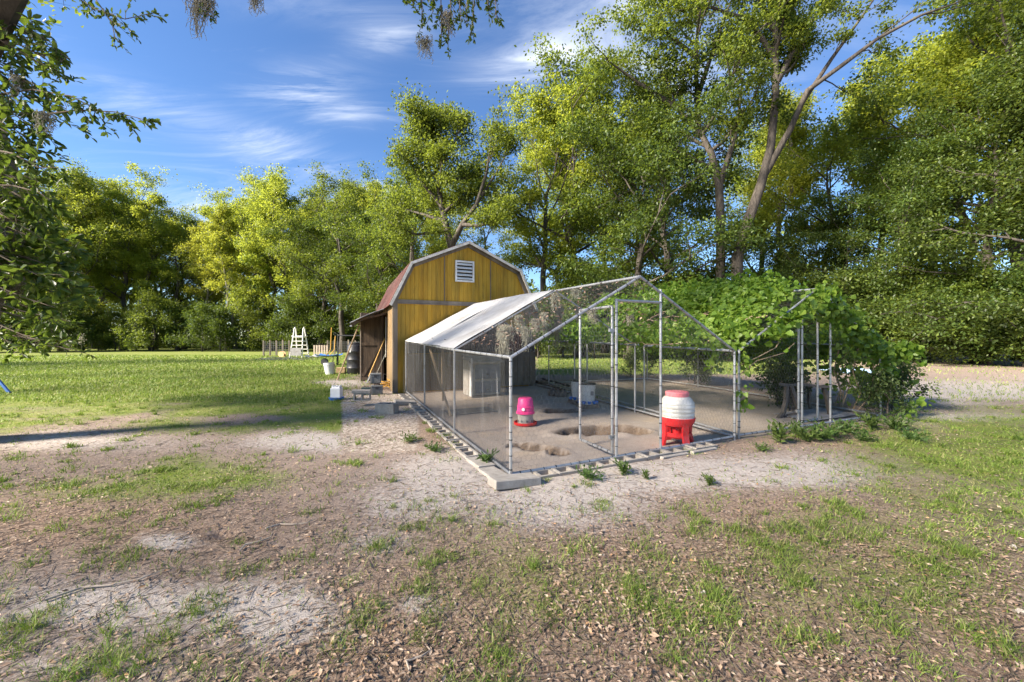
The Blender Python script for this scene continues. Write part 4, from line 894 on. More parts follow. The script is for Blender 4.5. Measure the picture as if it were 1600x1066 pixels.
for p, q in zip(PO, PO[1:]):
    strip(p, q, -.115, -.012, -.045, -.012, 'grey_board', 'rake_board')        # weathered inner board
    strip(p, q, -.05, .012, -ov - .02, -ov, 'fascia', 'fascia_board')            # pale outer edge
    strip(p, q, -.03, -.012, -ov, -.045, 'grey_board', 'soffit_board')
# ribbed metal roof: sheets on each slope
for p, q in zip(PO, PO[1:]):
    (a, ha), (b_, hb_) = p, q; d = Vector((b_ - a, hb_ - ha)); ln = d.length; d.normalize(); nrm = Vector((-d.y, d.x)); W_ = (SL + ov + .1) / 5
    for i in range(5):
        t0 = -ov + i * W_; mb = MB(); rows = []
        for j in range(41):
            f = j / 40; ph = (f * W_ / .19) % 1; rib = .02 if ph < .16 else (.006 if .45 < ph < .6 else 0)
            rows.append((t0 + f * W_ * .999, rib))
        vs = []
        for (t_, rb) in rows:
            for (x, h) in ((a, ha), (b_, hb_)): vs.append(S_(x + nrm.x * (rb + .004 + .003 * (i % 2)), t_, h + nrm.y * (rb + .004 + .003 * (i % 2))))
            for (x, h) in ((a, ha), (b_, hb_)): vs.append(S_(x - nrm.x * .008, t_, h - nrm.y * .008))
        fs = []
        for j in range(40): k4 = 4 * j; fs += [[k4, k4 + 1, k4 + 5, k4 + 4], [k4 + 2, k4 + 6, k4 + 7, k4 + 3], [k4, k4 + 4, k4 + 6, k4 + 2], [k4 + 1, k4 + 3, k4 + 7, k4 + 5]]
        fs += [[0, 2, 3, 1], [160, 161, 163, 162]]; mb.add(vs, fs).build('roof_sheet', 'roof_metal', shed)
# vent
vent = bpy.data.objects.new('vent', None); COL.objects.link(vent); vent.parent = shed
vx, vz, vw, vh = 1.745, 3.02, .50, .54
MB().box(S_(vx, -.012, vz), (vw - .05, .008, vh - .05), US).build('backing', 'black_void', vent)
for dx, dz, w, h in ((-vw / 2 + .022, 0, .044, vh), (vw / 2 - .022, 0, .044, vh), (0, vh / 2 - .022, vw - .09, .044), (0, -vh / 2 + .022, vw - .09, .044)):
    MB().box(S_(vx + dx, -.036, vz + dz), (w, .042, h), US, bev=.004).build('frame', 'vent_white', vent)
for i in range(5):
    z_ = vz + vh / 2 - .09 - i * .09; MB().box(S_(vx, -.034, z_ ), (vw - .092, .012, .062), US, Z=(Vector((0, 0, 1)) * .8 + VS * .6)).build('slat', 'vent_white', vent)
# open door leaf, jambs, awning
dr = bpy.data.objects.new('door', None); COL.objects.link(dr); dr.parent = shed
dd = (-US * .98 + VS * .15).normalized(); dn = Vector((0, 0, 1)).cross(dd); hp = S_(-.04, DT1 + .02, 0); DW, DH = .58, 2.05
MB().box(hp + dd * DW / 2 + Vector((0, 0, DH / 2 + .02)), (DW, .018, DH), dd).build('leaf', 'brown_ply', dr)
for z_ in (.12, 1.15, 1.98): MB().box(hp + dd * DW / 2 + Vector((0, 0, z_)) + dn * .02, (DW - .04, .02, .09), dd).build('brace', 'brown_ply', dr)
MB().beam(hp + dd * .05 + dn * .02 + Vector((0, 0, 1.12)), hp + dd * (DW - .05) + dn * .02 + Vector((0, 0, .2)), .02, .08).build('brace', 'brown_ply', dr)
MB().box(hp + dd * (DW + .012) + Vector((0, 0, DH / 2 + .02)), (.03, .05, DH), dd).build('lit_edge', 'pallet_wood', dr)  # door edge in a paler wood; the light on it is put into the colour
MB().box(S_(-.03, DT0 - .05, 1.35), (.02, .11, 1.1), US).build('jamb_board', 'dirty_white', shed)
MB().box(S_(-.02, DT1 - .03, 1.05), (.06, .08, 2.1), US).build('jamb_post', 'brown_ply', shed)
def awn(a, b):
    t = 1.25 + 2.1 * a; o = .80 * b * (1 + .05 * math.sin(a * 7)); return S_(-.10 - o, t, 2.10 - .30 * b - .10 * b * b + .015 * math.sin(a * 40) + (.03 * math.sin(a * 5 + 1) * b))
MB().sheet(awn, 40, 6, .006).build('awning', 'awning_metal', shed)
for t_ in (1.4, 3.2): MB().beam(S_(-.05, t_, 1.98), S_(-.8, t_, 1.78), .04, .05).build('awning_bracket', 'brown_ply', shed)
# things leaning at the doorway
def pole_thing(name, p, q, r, mat, label, cat, head=None):
    o = thing(name, p, label, cat); MB().tube([p, p.lerp(q, .5), q], [r, r, r * .85], 8).build('handle', mat, o, True); return o
p = G(527, 594); top = hp + dd * (DW + .035) + Vector((0, 0, 1.78)) - VS * .03
pole_thing('wooden_pole', onground(p), top, .022, 'handle_wood', 'long bare wooden pole leaning on the open shed door', 'pole')
q_ = S_(-.16, 1.98, 0); r1 = thing('shovel', onground(q_ - US * .30), 'shovel with orange-yellow handle leaning in the shed doorway', 'shovel')
a_ = onground(q_ - US * .36 - VS * .15, .03); b_ = S_(.0, 2.1, 1.30); MB().tube([a_.lerp(b_, .14), b_], .018, 8).build('handle', 'handle_yellow', r1, True)
MB().sheet(lambda u, v: a_.lerp(b_, .2 * u) + VS * (v - .5) * (.2 - .05 * (1 - u) ** 2) + US * .03 * (v - .5) ** 2 * 4, 6, 6, .004).build('blade', 'grey_plastic', r1, True)
a_ = onground(q_ - US * .2 - VS * .25, .02); b_ = S_(.02, 1.75, .95); pole_thing('rake_handle', a_, b_, .013, 'handle_grey', 'thin grey stick leaning beside the yellow shovel handle', 'stick')

# ------------------------------------------------------------------ things round the shed door
def case(name, c, w, d, h, mat, label, ang=0., grp=None):
    X = Vector((math.cos(ang), math.sin(ang), 0)); Y = Vector((-X.y, X.x, 0)); c = Vector(c); r = thing(name, c, label, 'plastic case', grp)
    MB().box(c + Vector((0, 0, h * .39)), (w, d, h * .78), X, bev=.012).build('body', mat, r)
    MB().box(c + Vector((0, 0, h * .86)), (w * 1.05, d * 1.05, h * .17), X, bev=.01).build('lid', mat, r)
    MB().box(c + Vector((0, 0, h * .70)) - Y * (d * .5 + .008), (w * .28, .016, h * .26), X, bev=.004).build('latch', 'black_plastic', r)
    hd = MB(); hd.tube([c + X * (-w * .25) + Vector((0, 0, h * .93)), c + X * (-w * .22) + Vector((0, 0, h * 1.12)), c + X * (w * .22) + Vector((0, 0, h * 1.12)), c + X * (w * .25) + Vector((0, 0, h * .93))], .008, 6); hd.build('handle', 'black_plastic', r)
    rb = MB()
    for i in (-.35, .35): rb.box(c + X * (w * i) - Y * (d * .5 + .003) + Vector((0, 0, h * .38)), (.02, .01, h * .6), X)
    rb.build('rib', mat, r); return r
p = onground(G(589, 616)); case('storage_case', p, .25, .2, .22, 'grey_plastic', 'grey plastic case under another one by the shed door', .35)
case('storage_case', p + Vector((-.04, .04, .255)), .24, .2, .24, 'grey_plastic', 'grey plastic case stacked on top of another by the shed door', .3)
case('storage_case', onground(G(572, 616)), .2, .17, .17, 'green_plastic', 'small dark green plastic case on the gravel', .3)
# yellow coiled strap
c = onground(G(602, 606)); o = thing('rope_coil', c, 'yellowish coil of rope slumped against the shed wall', 'rope')
MB().tube([c + Vector((.11 * math.cos(t) * (1 + .1 * math.sin(t * .7)), .09 * math.sin(t), .03 + .012 * t * .8 + .02 * math.sin(t * 1.3))) for t in [i * .45 for i in range(46)]], .014, 6).build('rope', 'handle_yellow', o, True)
fr_ = onground(G(605, 600)); o = thing('wire_rack', fr_, 'small dark metal rack leaning at the shed corner', 'rack')
for a, b in (((-.12, 0, 0), (-.12, .05, .3)), ((.12, 0, 0), (.12, .05, .3)), ((-.12, .05, .3), (.12, .05, .3)), ((-.12, .02, .12), (.12, .02, .12))): MB().tube([fr_ + Vector(a), fr_ + Vector(b)], .008, 6).build('bar', 'black_plastic', o)
# white jug on a blue tray
c = onground(G(526, 624)); o = thing('poultry_drinker', c, 'white notched plastic drinker on a blue tray in the grass', 'drinker')
MB().lathe(c, [(.14, 0), (.16, .05), (.15, .05), (.135, .02)], 22).build('tray', 'blue', o, True)
j = MB(); j.box(c + Vector((0, 0, .15)), (.2, .16, .25), bev=.03)
j.build('jug', 'bucket_white', o)
for dx in (-.07, 0, .07): MB().box(c + Vector((dx, 0, .285)), (.035, .1, .035), bev=.008).build('notch', 'bucket_white', o)
# concrete blocks
def block_mesh():
    mb = MB(); Lb, Wb, Hb, w = .39, .19, .19, .032
    def bx(x0, x1, y0, y1): mb.box(((x0 + x1) / 2, (y0 + y1) / 2, Hb / 2), (x1 - x0, y1 - y0, Hb))
    bx(-Lb / 2, Lb / 2, -Wb / 2, -Wb / 2 + w); bx(-Lb / 2, Lb / 2, Wb / 2 - w, Wb / 2)
    for x in (-Lb / 2, -w / 2, Lb / 2 - w): bx(x, x + w, -Wb / 2 + w, Wb / 2 - w)
    m_ = bpy.data.meshes.new('cinder_block'); m_.from_pydata([tuple(v) for v in mb.v], [], mb.f); m_.materials.append(MATS['concrete']); return m_
BLK = block_mesh()
slab = MB().box((0, 0, .035), (.40, .20, .07), bev=.006); SLAB = bpy.data.meshes.new('paver'); SLAB.from_pydata([tuple(v) for v in slab.v], [], slab.f); SLAB.materials.append(MATS['concrete'])
def blk(p, rot, label, group=None, me=BLK, name='cinder_block', s=1., cat='block'):
    o = link(name, me); o.location = p; o.rotation_euler = rot; o.scale = (s, s, s); tag(o, label, cat, group, 'thing'); return o
p = onground(G(564, 634)); blk(p + Vector((0, .1, .19)), (math.radians(90), 0, .25), 'hollow concrete block on its side capped by a flat slab', s=.8)
blk(p + Vector((-.0, .02, .262)), (0, .03, .25), 'flat concrete slab lying across a hollow block', None, SLAB, 'paver_slab', .85, 'slab')
p = onground(G(604, 645)); blk(p + Vector((0, .02, .0)), (0, 0, .25 - .5), 'weathered concrete block standing alone on the gravel', s=.95)
p = onground(G(631, 632)); blk(p + Vector((0, .03, .01)), (.1, .12, .5), 'pale slab tilted against the plastic wrapped run corner', None, SLAB, 'paver_slab', 1., 'slab')
for (px, py, rz) in [(582, 632, .1), (588, 640, .5), (545, 630, -.2)]:
    blk(onground(G(px, py), -.04), (0, 0, rz), 'flat stone sunk in the gravel by the concrete blocks', 'flat stones in the gravel', SLAB, 'paver_slab', .7, 'slab')
# block edging: front and left side of run A
for i in range(7):
    s = .25 + i * .40 + .01; q = ptA(s + .0, -.10, 0); o = blk(Vector((q.x, q.y, q.z - .165 + R.uniform(-.012, .008))), (R.uniform(-.02, .02), R.uniform(-.02, .02), ANG_A + R.uniform(-.02, .02)),
        'hollow concrete block sunk along the front rail of the tarp run', 'block edging along the run front')
for i in range(14):
    t = .12 + i * .405; q = ptA(-.14, t, 0); me_ = BLK if i > 1 else SLAB
    if i > 1: blk(Vector((q.x, q.y, q.z - .175 + R.uniform(-.01, .01))), (R.uniform(-.03, .03), R.uniform(-.03, .03), ANG_A + math.pi / 2 + R.uniform(-.04, .04)), 'hollow concrete block sunk along the plastic wrapped side of the run', 'block edging along the run side')
    else: blk(Vector((q.x, q.y, q.z - .045)), (.04, .03, ANG_A + math.pi / 2 + .05), 'flat slab sunk along the side rail of the tarp run', 'slab edging along the run side', SLAB, 'paver_slab', 1.0, 'slab')
q = G(800, 762); blk(Vector((q.x + .02, q.y + .06, .0)), (-.10, .06, .42), 'pale concrete slab jutting from the front corner of the run', None, SLAB, 'paver_slab', 1.15, 'slab')
for (s, w) in ((2.05, .5), (2.55, .5)):
    q = ptA(s, -.235, 0); MBo = MB().box((0, 0, 0), (.46, .05, .10), bev=.005); o = MBo.build('kerb_stone', 'concrete'); o.location = (q.x, q.y, q.z - .03); o.rotation_euler = (.06, .03, ANG_A + .06); tag(o, 'narrow concrete strip laid before the run door', 'kerb stone', 'kerb strips before the run door', 'thing')
# ------------------------------------------------------------------ inside run A
nb = ptA(1.72, 5.05, 0); nx = UA; nyv = VA
c = onground(Vector((A(758, 600, 8.9).x, 8.95, 0))); nbx = thing('nest_box', c, 'grey-blue nest box with two drawers standing by the shed wall', 'nest box')
MB().box(c + Vector((0, 0, .42)) + VA * .22, (.78, .4, .8), UA, bev=.006).build('carcass', 'dirty_white', nbx)
for z_, h_ in ((.56, .33), (.20, .26)): 
    dq = MB().box(c + Vector((0, 0, z_)) + VA * .0 + UA * .05, (.60, .03, h_), UA, bev=.006).build('drawer', 'nest_blue', nbx)
    MB().box(c + Vector((0, 0, z_ - h_ * .18)) - VA * .022 + UA * .05, (.05, .02, .03), UA).build('knob', 'black_plastic', dq)
MB().box(c + Vector((0, 0, .84)) + VA * .12, (.84, .50, .02), UA, Z=(Vector((0, 0, 1)) - VA * .25)).build('lid', 'dirty_white', nbx)
MB().box(c - UA * .37 + Vector((0, 0, .45)) - VA * .06, (.03, .14, .86), UA).build('side_board', 'vent_white', nbx)
# pink feeder
c = onground(G(821, 660)); o = thing('poultry_feeder', c, 'small poultry feeder with bright pink cap and red tray', 'feeder')
MB().lathe(c, [(.13, 0), (.185, .012), (.19, .05), (.178, .052), (.17, .025), (.1, .025)], 30).build('tray', 'red', o, True)
MB().lathe(c + Vector((0, 0, .03)), [(.125, 0), (.125, .16)], 28).build('tub', 'dirty_white', o, True)
prof = [(.135, 0), (.15, .002), (.152, .03), (.138, .035), (.132, .10), (.14, .105), (.14, .118), (.128, .122), (.118, .235), (.10, .255), (.02, .262)]
cap = MB().lathe(c + Vector((0, 0, .185)), prof, 30).build('cap', 'pink', o, True)
MB().tube([c + Vector((-.04, -.137, .27)), c + Vector((-.04, -.150, .272))], .026, 14).build('emblem', 'white_print', o)
for i in range(9):
    a = i * 2 * math.pi / 9; MB().tube([c + Vector((math.cos(a) * .128, math.sin(a) * .128, .075)), c + Vector((math.cos(a) * .134, math.sin(a) * .134, .075))], .018, 8).build('feed_hole', 'grey_plastic', o)
# red and white feeder on legs
c = onground(G(1058, 690)); o = thing('poultry_feeder', c, 'large white barrel feeder on splayed red legs with faded red lid', 'feeder')
bs = []
for i in range(23):
    z_ = i / 22; r_ = .222 - .02 * (1 - z_) ** 2 * .3 - (.07 * max(0, (z_ - .55) / .45) ** 2.2); r_ += -.006 if i % 4 == 2 else 0; bs.append((r_, .36 + .29 * z_))
MB().lathe(c, [(.02, .355)] + bs + [(.13, .655)], 34).build('hopper', 'feeder_white', o, True)
MB().lathe(c, [(.14, .645), (.148, .652), (.15, .70), (.14, .712), (.05, .716), (.02, .714)], 30).build('lid', 'red_faded', o, True)
MB().lathe(c, [(.13, .25), (.19, .27), (.222, .33), (.228, .372), (.222, .378), (.20, .36)], 34).build('collar', 'red', o, True)
MB().lathe(c, [(.09, .10), (.15, .10), (.175, .125), (.178, .175), (.165, .175), (.158, .135), (.09, .13)], 34).build('tray', 'red', o, True)
MB().lathe(c, [(.075, .12), (.085, .27)], 18).build('spout', 'red', o, True)
for i in range(4):
    a = math.radians(-80 + 90 * i); d = Vector((math.cos(a), math.sin(a), 0)); sd_ = Vector((-d.y, d.x, 0)); pts = []
    for (rr_, z_, w_) in ((.205, .33, .085), (.195, .15, .080), (.235, .0, .085)):
        pts.append((c + d * rr_ + Vector((0, 0, z_)), w_))
    vs = []
    for p_, w_ in pts:
        for off in (.0, .035): vs += [p_ + sd_ * w_ / 2 - d * off, p_ - sd_ * w_ / 2 - d * off]
    fs = []
    for j_ in range(2):
        b0 = 4 * j_; fs += [[b0, b0 + 1, b0 + 5, b0 + 4], [b0 + 2, b0 + 6, b0 + 7, b0 + 3], [b0, b0 + 4, b0 + 6, b0 + 2], [b0 + 1, b0 + 3, b0 + 7, b0 + 5]]
    fs += [[0, 2, 3, 1], [8, 9, 11, 10]]; MB().add(vs, fs).build('leg', 'red', o)
# bucket drinkers
for (px, py, lab) in ((904, 628, 'white bucket drinker behind another bucket on the scraped sand'), (918, 634, 'white bucket drinker with blue drinking cups on the scraped sand')):
    c = onground(G(px, py)); o = thing('bucket_drinker', c, lab, 'drinker')
    MB().box(c + Vector((0, 0, .03)), (.34, .3, .10), UA, bev=.01).build('base_block', 'soil_block', o)
    c2 = c + Vector((0, 0, .08)); MB().lathe(c2, [(.135, 0), (.15, .30), (.157, .302), (.157, .33), (.151, .332), (.153, .385), (.15, .385)], 28).build('bucket', 'feeder_white', o, True)
    MB().lathe(c2 + Vector((0, 0, .38)), [(.16, 0), (.16, .02), (.148, .024), (.02, .02)], 28).build('lid', 'black_plastic', o, True)
    MB().box(c2 + Vector((.06, -.135, .22)), (.06, .02, .08), bev=.004).build('label_patch', 'grey_plastic', o)
    for i in range(5):
        a = math.radians(-160 + i * 35); d = Vector((math.cos(a), math.sin(a), 0)); MB().lathe(c2 + d * .175 + Vector((0, 0, .015)), [(.02, 0), (.036, .02), (.038, .05), (.03, .05), (.02, .025)], 12).build('cup', 'blue', o, True)
# timbers and bricks lying in the run
for (p0, p1, w, h, lab) in [((838, 598), (880, 612), .10, .07, 'dark timber lying before the shed corner inside the run'), ((846, 594), (890, 604), .05, .05, 'thin dark bar lying before the shed corner inside the run')]:
    a, b = onground(G(*p0), .05), onground(G(*p1), .05); o = MB().beam(a, b, w, h).build('timber', 'brown_ply'); tag(o, lab, 'timber')
for (px, py, rz) in ((866, 616, .3), (876, 617, .1)):
    o = MB().box((0, 0, .06), (.26, .16, .12), bev=.012).build('soil_block', 'soil_block'); o.location = onground(G(px, py)); o.rotation_euler = (0, 0, rz); tag(o, 'muddy brown block beside the bucket drinkers', 'block', 'muddy blocks in the run')
# pile of pale wood chips by the hole is part of the soil; a few straws
# feed tray / doormat in the dim back
c = onground(G(735, 640)); o = MB().box((0, 0, .008), (.9, .5, .016)).build('rubber_mat', 'grey_plastic'); o.location = c; o.rotation_euler = (0, 0, ANG_A); tag(o, 'dark flat mat on the soil before the nest box', 'mat')
# inside run B: tipped resin chair, ribbed panel
c = onground(ptB(1.55, .9, 0)); ch = thing('patio_chair', c, 'dark brown plastic patio chair tipped over beside the open run door', 'chair')
yb = 7.05
def Q(px, py, dy=0): return A(px, py, yb + dy)
def slat(name, pts, w, h):
    mb = MB()
    for a, b in zip(pts, pts[1:]): mb.beam(a, b, w, h)
    mb.build(name, 'resin_brown', ch)
MB().sheet(lambda a, b: Q(1217 + 78 * a, 598 + 4 * a + 1.0 * math.sin(a * 9), -.2 + .62 * b), 8, 3, .045).build('seat', 'resin_brown', ch, True)
slat('leg', [Q(1229, 603, -.2), Q(1228, 625, -.2), Q(1224, 645, -.22), Q(1213, 658, -.25)], .06, .05); slat('leg', [Q(1236, 603, -.22), Q(1243, 625, -.22), Q(1249, 645, -.22)], .06, .05)
slat('leg', [Q(1286, 602, -.15), Q(1293, 625, -.15), Q(1299, 660, -.15)], .06, .05); slat('leg', [Q(1264, 603, .4), Q(1264, 628, .4), Q(1267, 641, .4)], .05, .04)
slat('arm', [Q(1224, 652, -.2), Q(1249, 645, -.22)], .05, .04); slat('arm', [Q(1267, 641, .4), Q(1300, 644, .2)], .05, .04)
for i in range(4): slat('back_slat', [Q(1230 + 1.0 * i, 612 + 9 * i, -.17), Q(1241 + 2.4 * i, 612 + 9 * i, -.17)], .02, .02)
for i in range(3): slat('back_slat', [Q(1233 + 4 * i, 608, -.17), Q(1234 + 5 * i, 642, -.17)], .02, .02)
c = onground(ptB(2.6, .55, 0), .0); o = MB().sheet(lambda a, b: onground(ptB(1.95 + 1.3 * a, .22 + .62 * b, 0), .03 + .012 * math.sin(b * 50)), 6, 60, .006).build('ribbed_panel', 'grey_sheet'); tag(o, 'grey ribbed panel lying flat inside the vine run', 'panel')

# ------------------------------------------------------------------ beyond the runs
c = onground(G(1322, 583)); o = MB().sheet(lambda a, b: c + Vector((-.6 + 1.3 * a + .1 * math.sin(b * 5), -.4 + .9 * b, .05 + .09 * fbm(np.array([a * 6]), np.array([b * 6]), 3)[0] * 2 - .06 + .10 * math.exp(-((b - .5) * 4) ** 2))), 22, 16, .004).build('tarpaulin', 'pale_blue', None, True); tag(o, 'crumpled pale blue tarpaulin lying on the sandy yard', 'tarpaulin')
sh_ = 'dark small shrub growing against the outer wall of the vine run'
for (px, py, s) in [(1085, 600, .65), (1010, 590, .7), (1095, 602, .5), (1215, 632, .62), (1245, 640, .5), (1228, 626, .55), (1395, 640, .55), (1410, 632, .6), (985, 588, .5), (1388, 655, .5)]:
    p = G(px, py); put_tree('bush3', p.x, p.y, s, R.uniform(0, 6.28), sh_, 'shrubs along the vine run', 'shrub', 'shrub', parts=('stem', 'foliage'))
# yard bits beyond the lawn
def ladder():
    y = 26.; c = onground(Vector((px2x(468, y), y, 0))); o = thing('pool_ladder', c, 'white plastic pool ladder with two looped handrails on the far lawn', 'ladder')
    for sx in (-.30, .30):
        for (ya, yt) in ((-.45, -.12), (.45, .12)): MB().tube([c + Vector((sx * 1.35, ya, 0)), c + Vector((sx, yt, 1.75))], .04, 7).build('rail', 'ladder_white', o, True)
        MB().tube([c + Vector((sx, -.12, 1.75)), c + Vector((sx, -.09, 1.93)), c + Vector((sx, 0, 2.02)), c + Vector((sx, .09, 1.93)), c + Vector((sx, .12, 1.75))], .04, 7).build('handrail', 'ladder_white', o, True)
    for i in range(5):
        z_ = .3 + i * .27; f = 1 - z_ / 1.75
        for sg in (-1, 1): MB().box(c + Vector((0, sg * (.12 + .33 * f), z_)), (.64 + .16 * f, .12, .045), bev=.01).build('step', 'ladder_white', o)
    MB().box(c + Vector((0, 0, 1.45)), (.95, .3, .05), bev=.01).build('platform', 'ladder_white', o)
    MB().box(c + Vector((0, -.47, .42)), (.70, .03, .5)).build('barrier', 'grey_sheet', o)
ladder()
y = 27.5; c = onground(Vector((px2x(501, y), y, 0))); o = thing('pallet', c, 'weathered wooden pallet standing on edge at the lawn end', 'pallet')
for i in range(6): MB().box(c + Vector((-.45 + i * .18, 0, .42)), (.11, .02, .8)).build('board', 'pallet_wood', o)
for z_ in (.08, .42, .76): MB().box(c + Vector((0, .06, z_)), (1.02, .09, .05)).build('stringer', 'pallet_wood', o)
y = 27.; c = onground(Vector((px2x(441, y), y, 0))); o = thing('cable_spool', c, 'small orange wooden cable spool on the far lawn', 'spool')
for dy in (-.12, .12): MB().tube([c + Vector((0, dy - .02, .2)), c + Vector((0, dy + .02, .2))], .2, 18).build('disc', 'spool_wood', o)
MB().tube([c + Vector((0, -.1, .2)), c + Vector((0, .1, .2))], .09, 12).build('core', 'spool_wood', o)
y = 26.; c = onground(Vector((px2x(486, y), y, 0))); o = MB().sheet(lambda a, b: c + Vector((-.4 + .9 * a, -.3 + .6 * b, .06 + .16 * math.sin(a * 5 + 1) ** 2 * (1 - abs(b - .5)))), 12, 8, .006).build('tarpaulin', 'bucket_white', None, True); tag(o, 'crumpled white tarpaulin between pool ladder and pallet', 'tarpaulin')
y = 23.; c = onground(Vector((px2x(430, y), y, 0))); o = thing('wire_bundle', c, 'low tangled bundle of grey wire fencing in the grass', 'wire bundle')
mb = MB()
for i in range(26):
    x0 = R.uniform(-1.3, 1.6); mb.tube([c + Vector((x0, R.uniform(-.3, .3), 0)), c + Vector((x0 + R.uniform(.1, .5), R.uniform(-.3, .3), R.uniform(.08, .3))), c + Vector((x0 + R.uniform(.5, 1.2), R.uniform(-.3, .3), R.uniform(.0, .1)))], .008, 4)
mb.build('wire', 'wire', o)
for (a0, a1, yy, n_, lab) in [(412, 452, 29, 5, 'short wire fence on grey posts by the orange spool'), (512, 566, 30, 6, 'low wire fence behind the standing pallet')]:
    c = onground(Vector((px2x(a0, yy), yy, 0))); o = thing('wire_fence', c, lab, 'fence'); w_ = px2x(a1, yy) - px2x(a0, yy)
    for i in range(n_): MB().box(c + Vector((w_ * i / (n_ - 1), 0, .55)), (.09, .09, 1.2 + .1 * (i % 2))).build('post', 'grey_board', o)
    pp, qq = [], []
    for i in range(8): pp.append(c + Vector((0, -.05, .12 + i * .13))); qq.append(c + Vector((w_, -.05, .12 + i * .13)))
    for i in range(int(w_ / .15)): pp.append(c + Vector((i * .15, -.05, .1))); qq.append(c + Vector((i * .15, -.05, 1.08)))
    v, f = wires(np.array([tuple(p - c) for p in pp]), np.array([tuple(p - c) for p in qq]), .006); tag(link('netting', np_mesh('netting', v, [f], 'wire'), o), kind='stuff')
# barrel, bucket, swing frame, blue sled, paver behind the shed door
y = 14.2; c = onground(Vector((px2x(556, y), y, 0))); o = thing('rain_barrel', c, 'ribbed black plastic rain barrel behind the open shed door', 'barrel')
MB().lathe(c, [(.27, 0), (.30, .04), (.31, .2), (.325, .22), (.31, .24), (.315, .5), (.33, .52), (.315, .54), (.31, .8), (.325, .82), (.31, .84), (.30, 1.0), (.26, 1.06), (.2, 1.07)], 28).build('body', 'black_plastic', o, True)
MB().lathe(c, [(.23, 1.06), (.24, 1.10), (.22, 1.13), (.02, 1.14)], 24).build('lid', 'black_plastic', o, True); MB().box(c + Vector((-.1, -.31, .82)), (.1, .02, .07)).build('sticker', 'bucket_white', o)
y = 13.9; c = onground(Vector((px2x(516, y), y, 0))); o = thing('bucket', c, 'white plastic bucket tilted on the grass near the barrel', 'bucket'); tl = Matrix.Rotation(-.12, 3, 'Y')
MB().lathe(c, [(.15, 0), (.178, .33), (.185, .335), (.185, .36), (.18, .362), (.182, .42), (.172, .42), (.15, .03), (.02, .02)], 26, tilt=tl).build('body', 'bucket_white', o, True)
MB().tube([c + tl @ Vector((.185, 0, .33)), c + tl @ Vector((.24, -.05, .2)), c + tl @ Vector((.2, -.1, .12))], .007, 5).build('bail', 'black_plastic', o)
y = 14.5; c = onground(Vector((px2x(533, y), y, 0))); o = MB().box((0, 0, .1), (.3, .25, .2), bev=.01).build('sandstone_block', 'spool_wood'); o.location = c; o.rotation_euler = (0, 0, .2); tag(o, 'pale yellow block in the grass behind the leaning pole', 'block')
y = 19.; c = onground(Vector((px2x(528, y), y, 0))); o = thing('metal_frame', c, 'black metal frame with top bar standing behind the barrel', 'frame')
for dx in (0, 1.15): MB().tube([c + Vector((dx, 0, -.02)), c + Vector((dx, 0, 1.42))], .03, 7).build('post', 'black_plastic', o)
MB().tube([c + Vector((0, 0, 1.42)), c + Vector((1.15, 0, 1.42))], .03, 7).build('top_bar', 'black_plastic', o)
c2 = c + Vector((-.3, -.3, 0)); o = thing('wheelbarrow', c2, 'blue wheelbarrow with upright wooden handles on the lawn', 'wheelbarrow')
MB().sheet(lambda a, b: c2 + Vector((-.55 + 1.1 * a, -.3 + .6 * b, .42 + .07 * (abs(2 * a - 1) ** 3 + abs(2 * b - 1) ** 3))), 12, 8, .01).build('tray', 'blue', o, True)
for dy in (-.2, .2): MB().tube([c2 + Vector((-.1, dy, .4)), c2 + Vector((.18, dy, .75)), c2 + Vector((.22, dy, 1.6 - dy))], .025, 6).build('handle', 'handle_yellow', o)
MB().tube([c2 + Vector((-.2, -.03, .17)), c2 + Vector((-.2, .03, .17))], .17, 16).build('wheel', 'black_plastic', o)
for dy in (-.2, .2): MB().tube([c2 + Vector((.3, dy, .42)), c2 + Vector((.28, dy, -.01))], .02, 6).build('leg', 'black_plastic', o)
# blue-white prop pole at the lawn edge, stakes with saplings
a, b = onground(G(15, 614)), None; b = a + Vector((-1.0, .1, 1.0)); o = thing('leaning_pole', a, 'blue and white painted pole slanting into the lawn', 'pole')
MB().tube([a, a.lerp(b, .45)], .03, 8).build('lower_part', 'blue', o, True); MB().tube([a.lerp(b, .45), b], .03, 8).build('upper_part', 'bucket_white', o, True)
for (px, h_, lab) in [(104, .75, 'thin bare sapling with a dry tuft on the far lawn'), (127, 1.25, 'taller bare sapling with a drooping dry tuft on the far lawn')]:
    y = 31.; c = onground(Vector((px2x(px, y), y, 0))); o = thing('sapling', c, lab, 'sapling'); MB().tube([c, c + Vector((.02, 0, h_ * .6)), c + Vector((-.03, 0, h_))], .02, 5).build('stem', 'twig', o)
    P = np.array([0, 0, h_]) + np.random.default_rng(3).normal(size=(70, 3)) * np.array([.1, .1, .22]); v, f = leaf_arrays(P, np.random.default_rng(4).normal(size=P.shape) + np.array([0, 0, -1.]), np.random.default_rng(5).normal(size=P.shape), np.full(70, .14), np.full(70, .05)); tag(link('tuft', np_mesh('tuft', v, [f], 'moss'), o), kind='stuff')

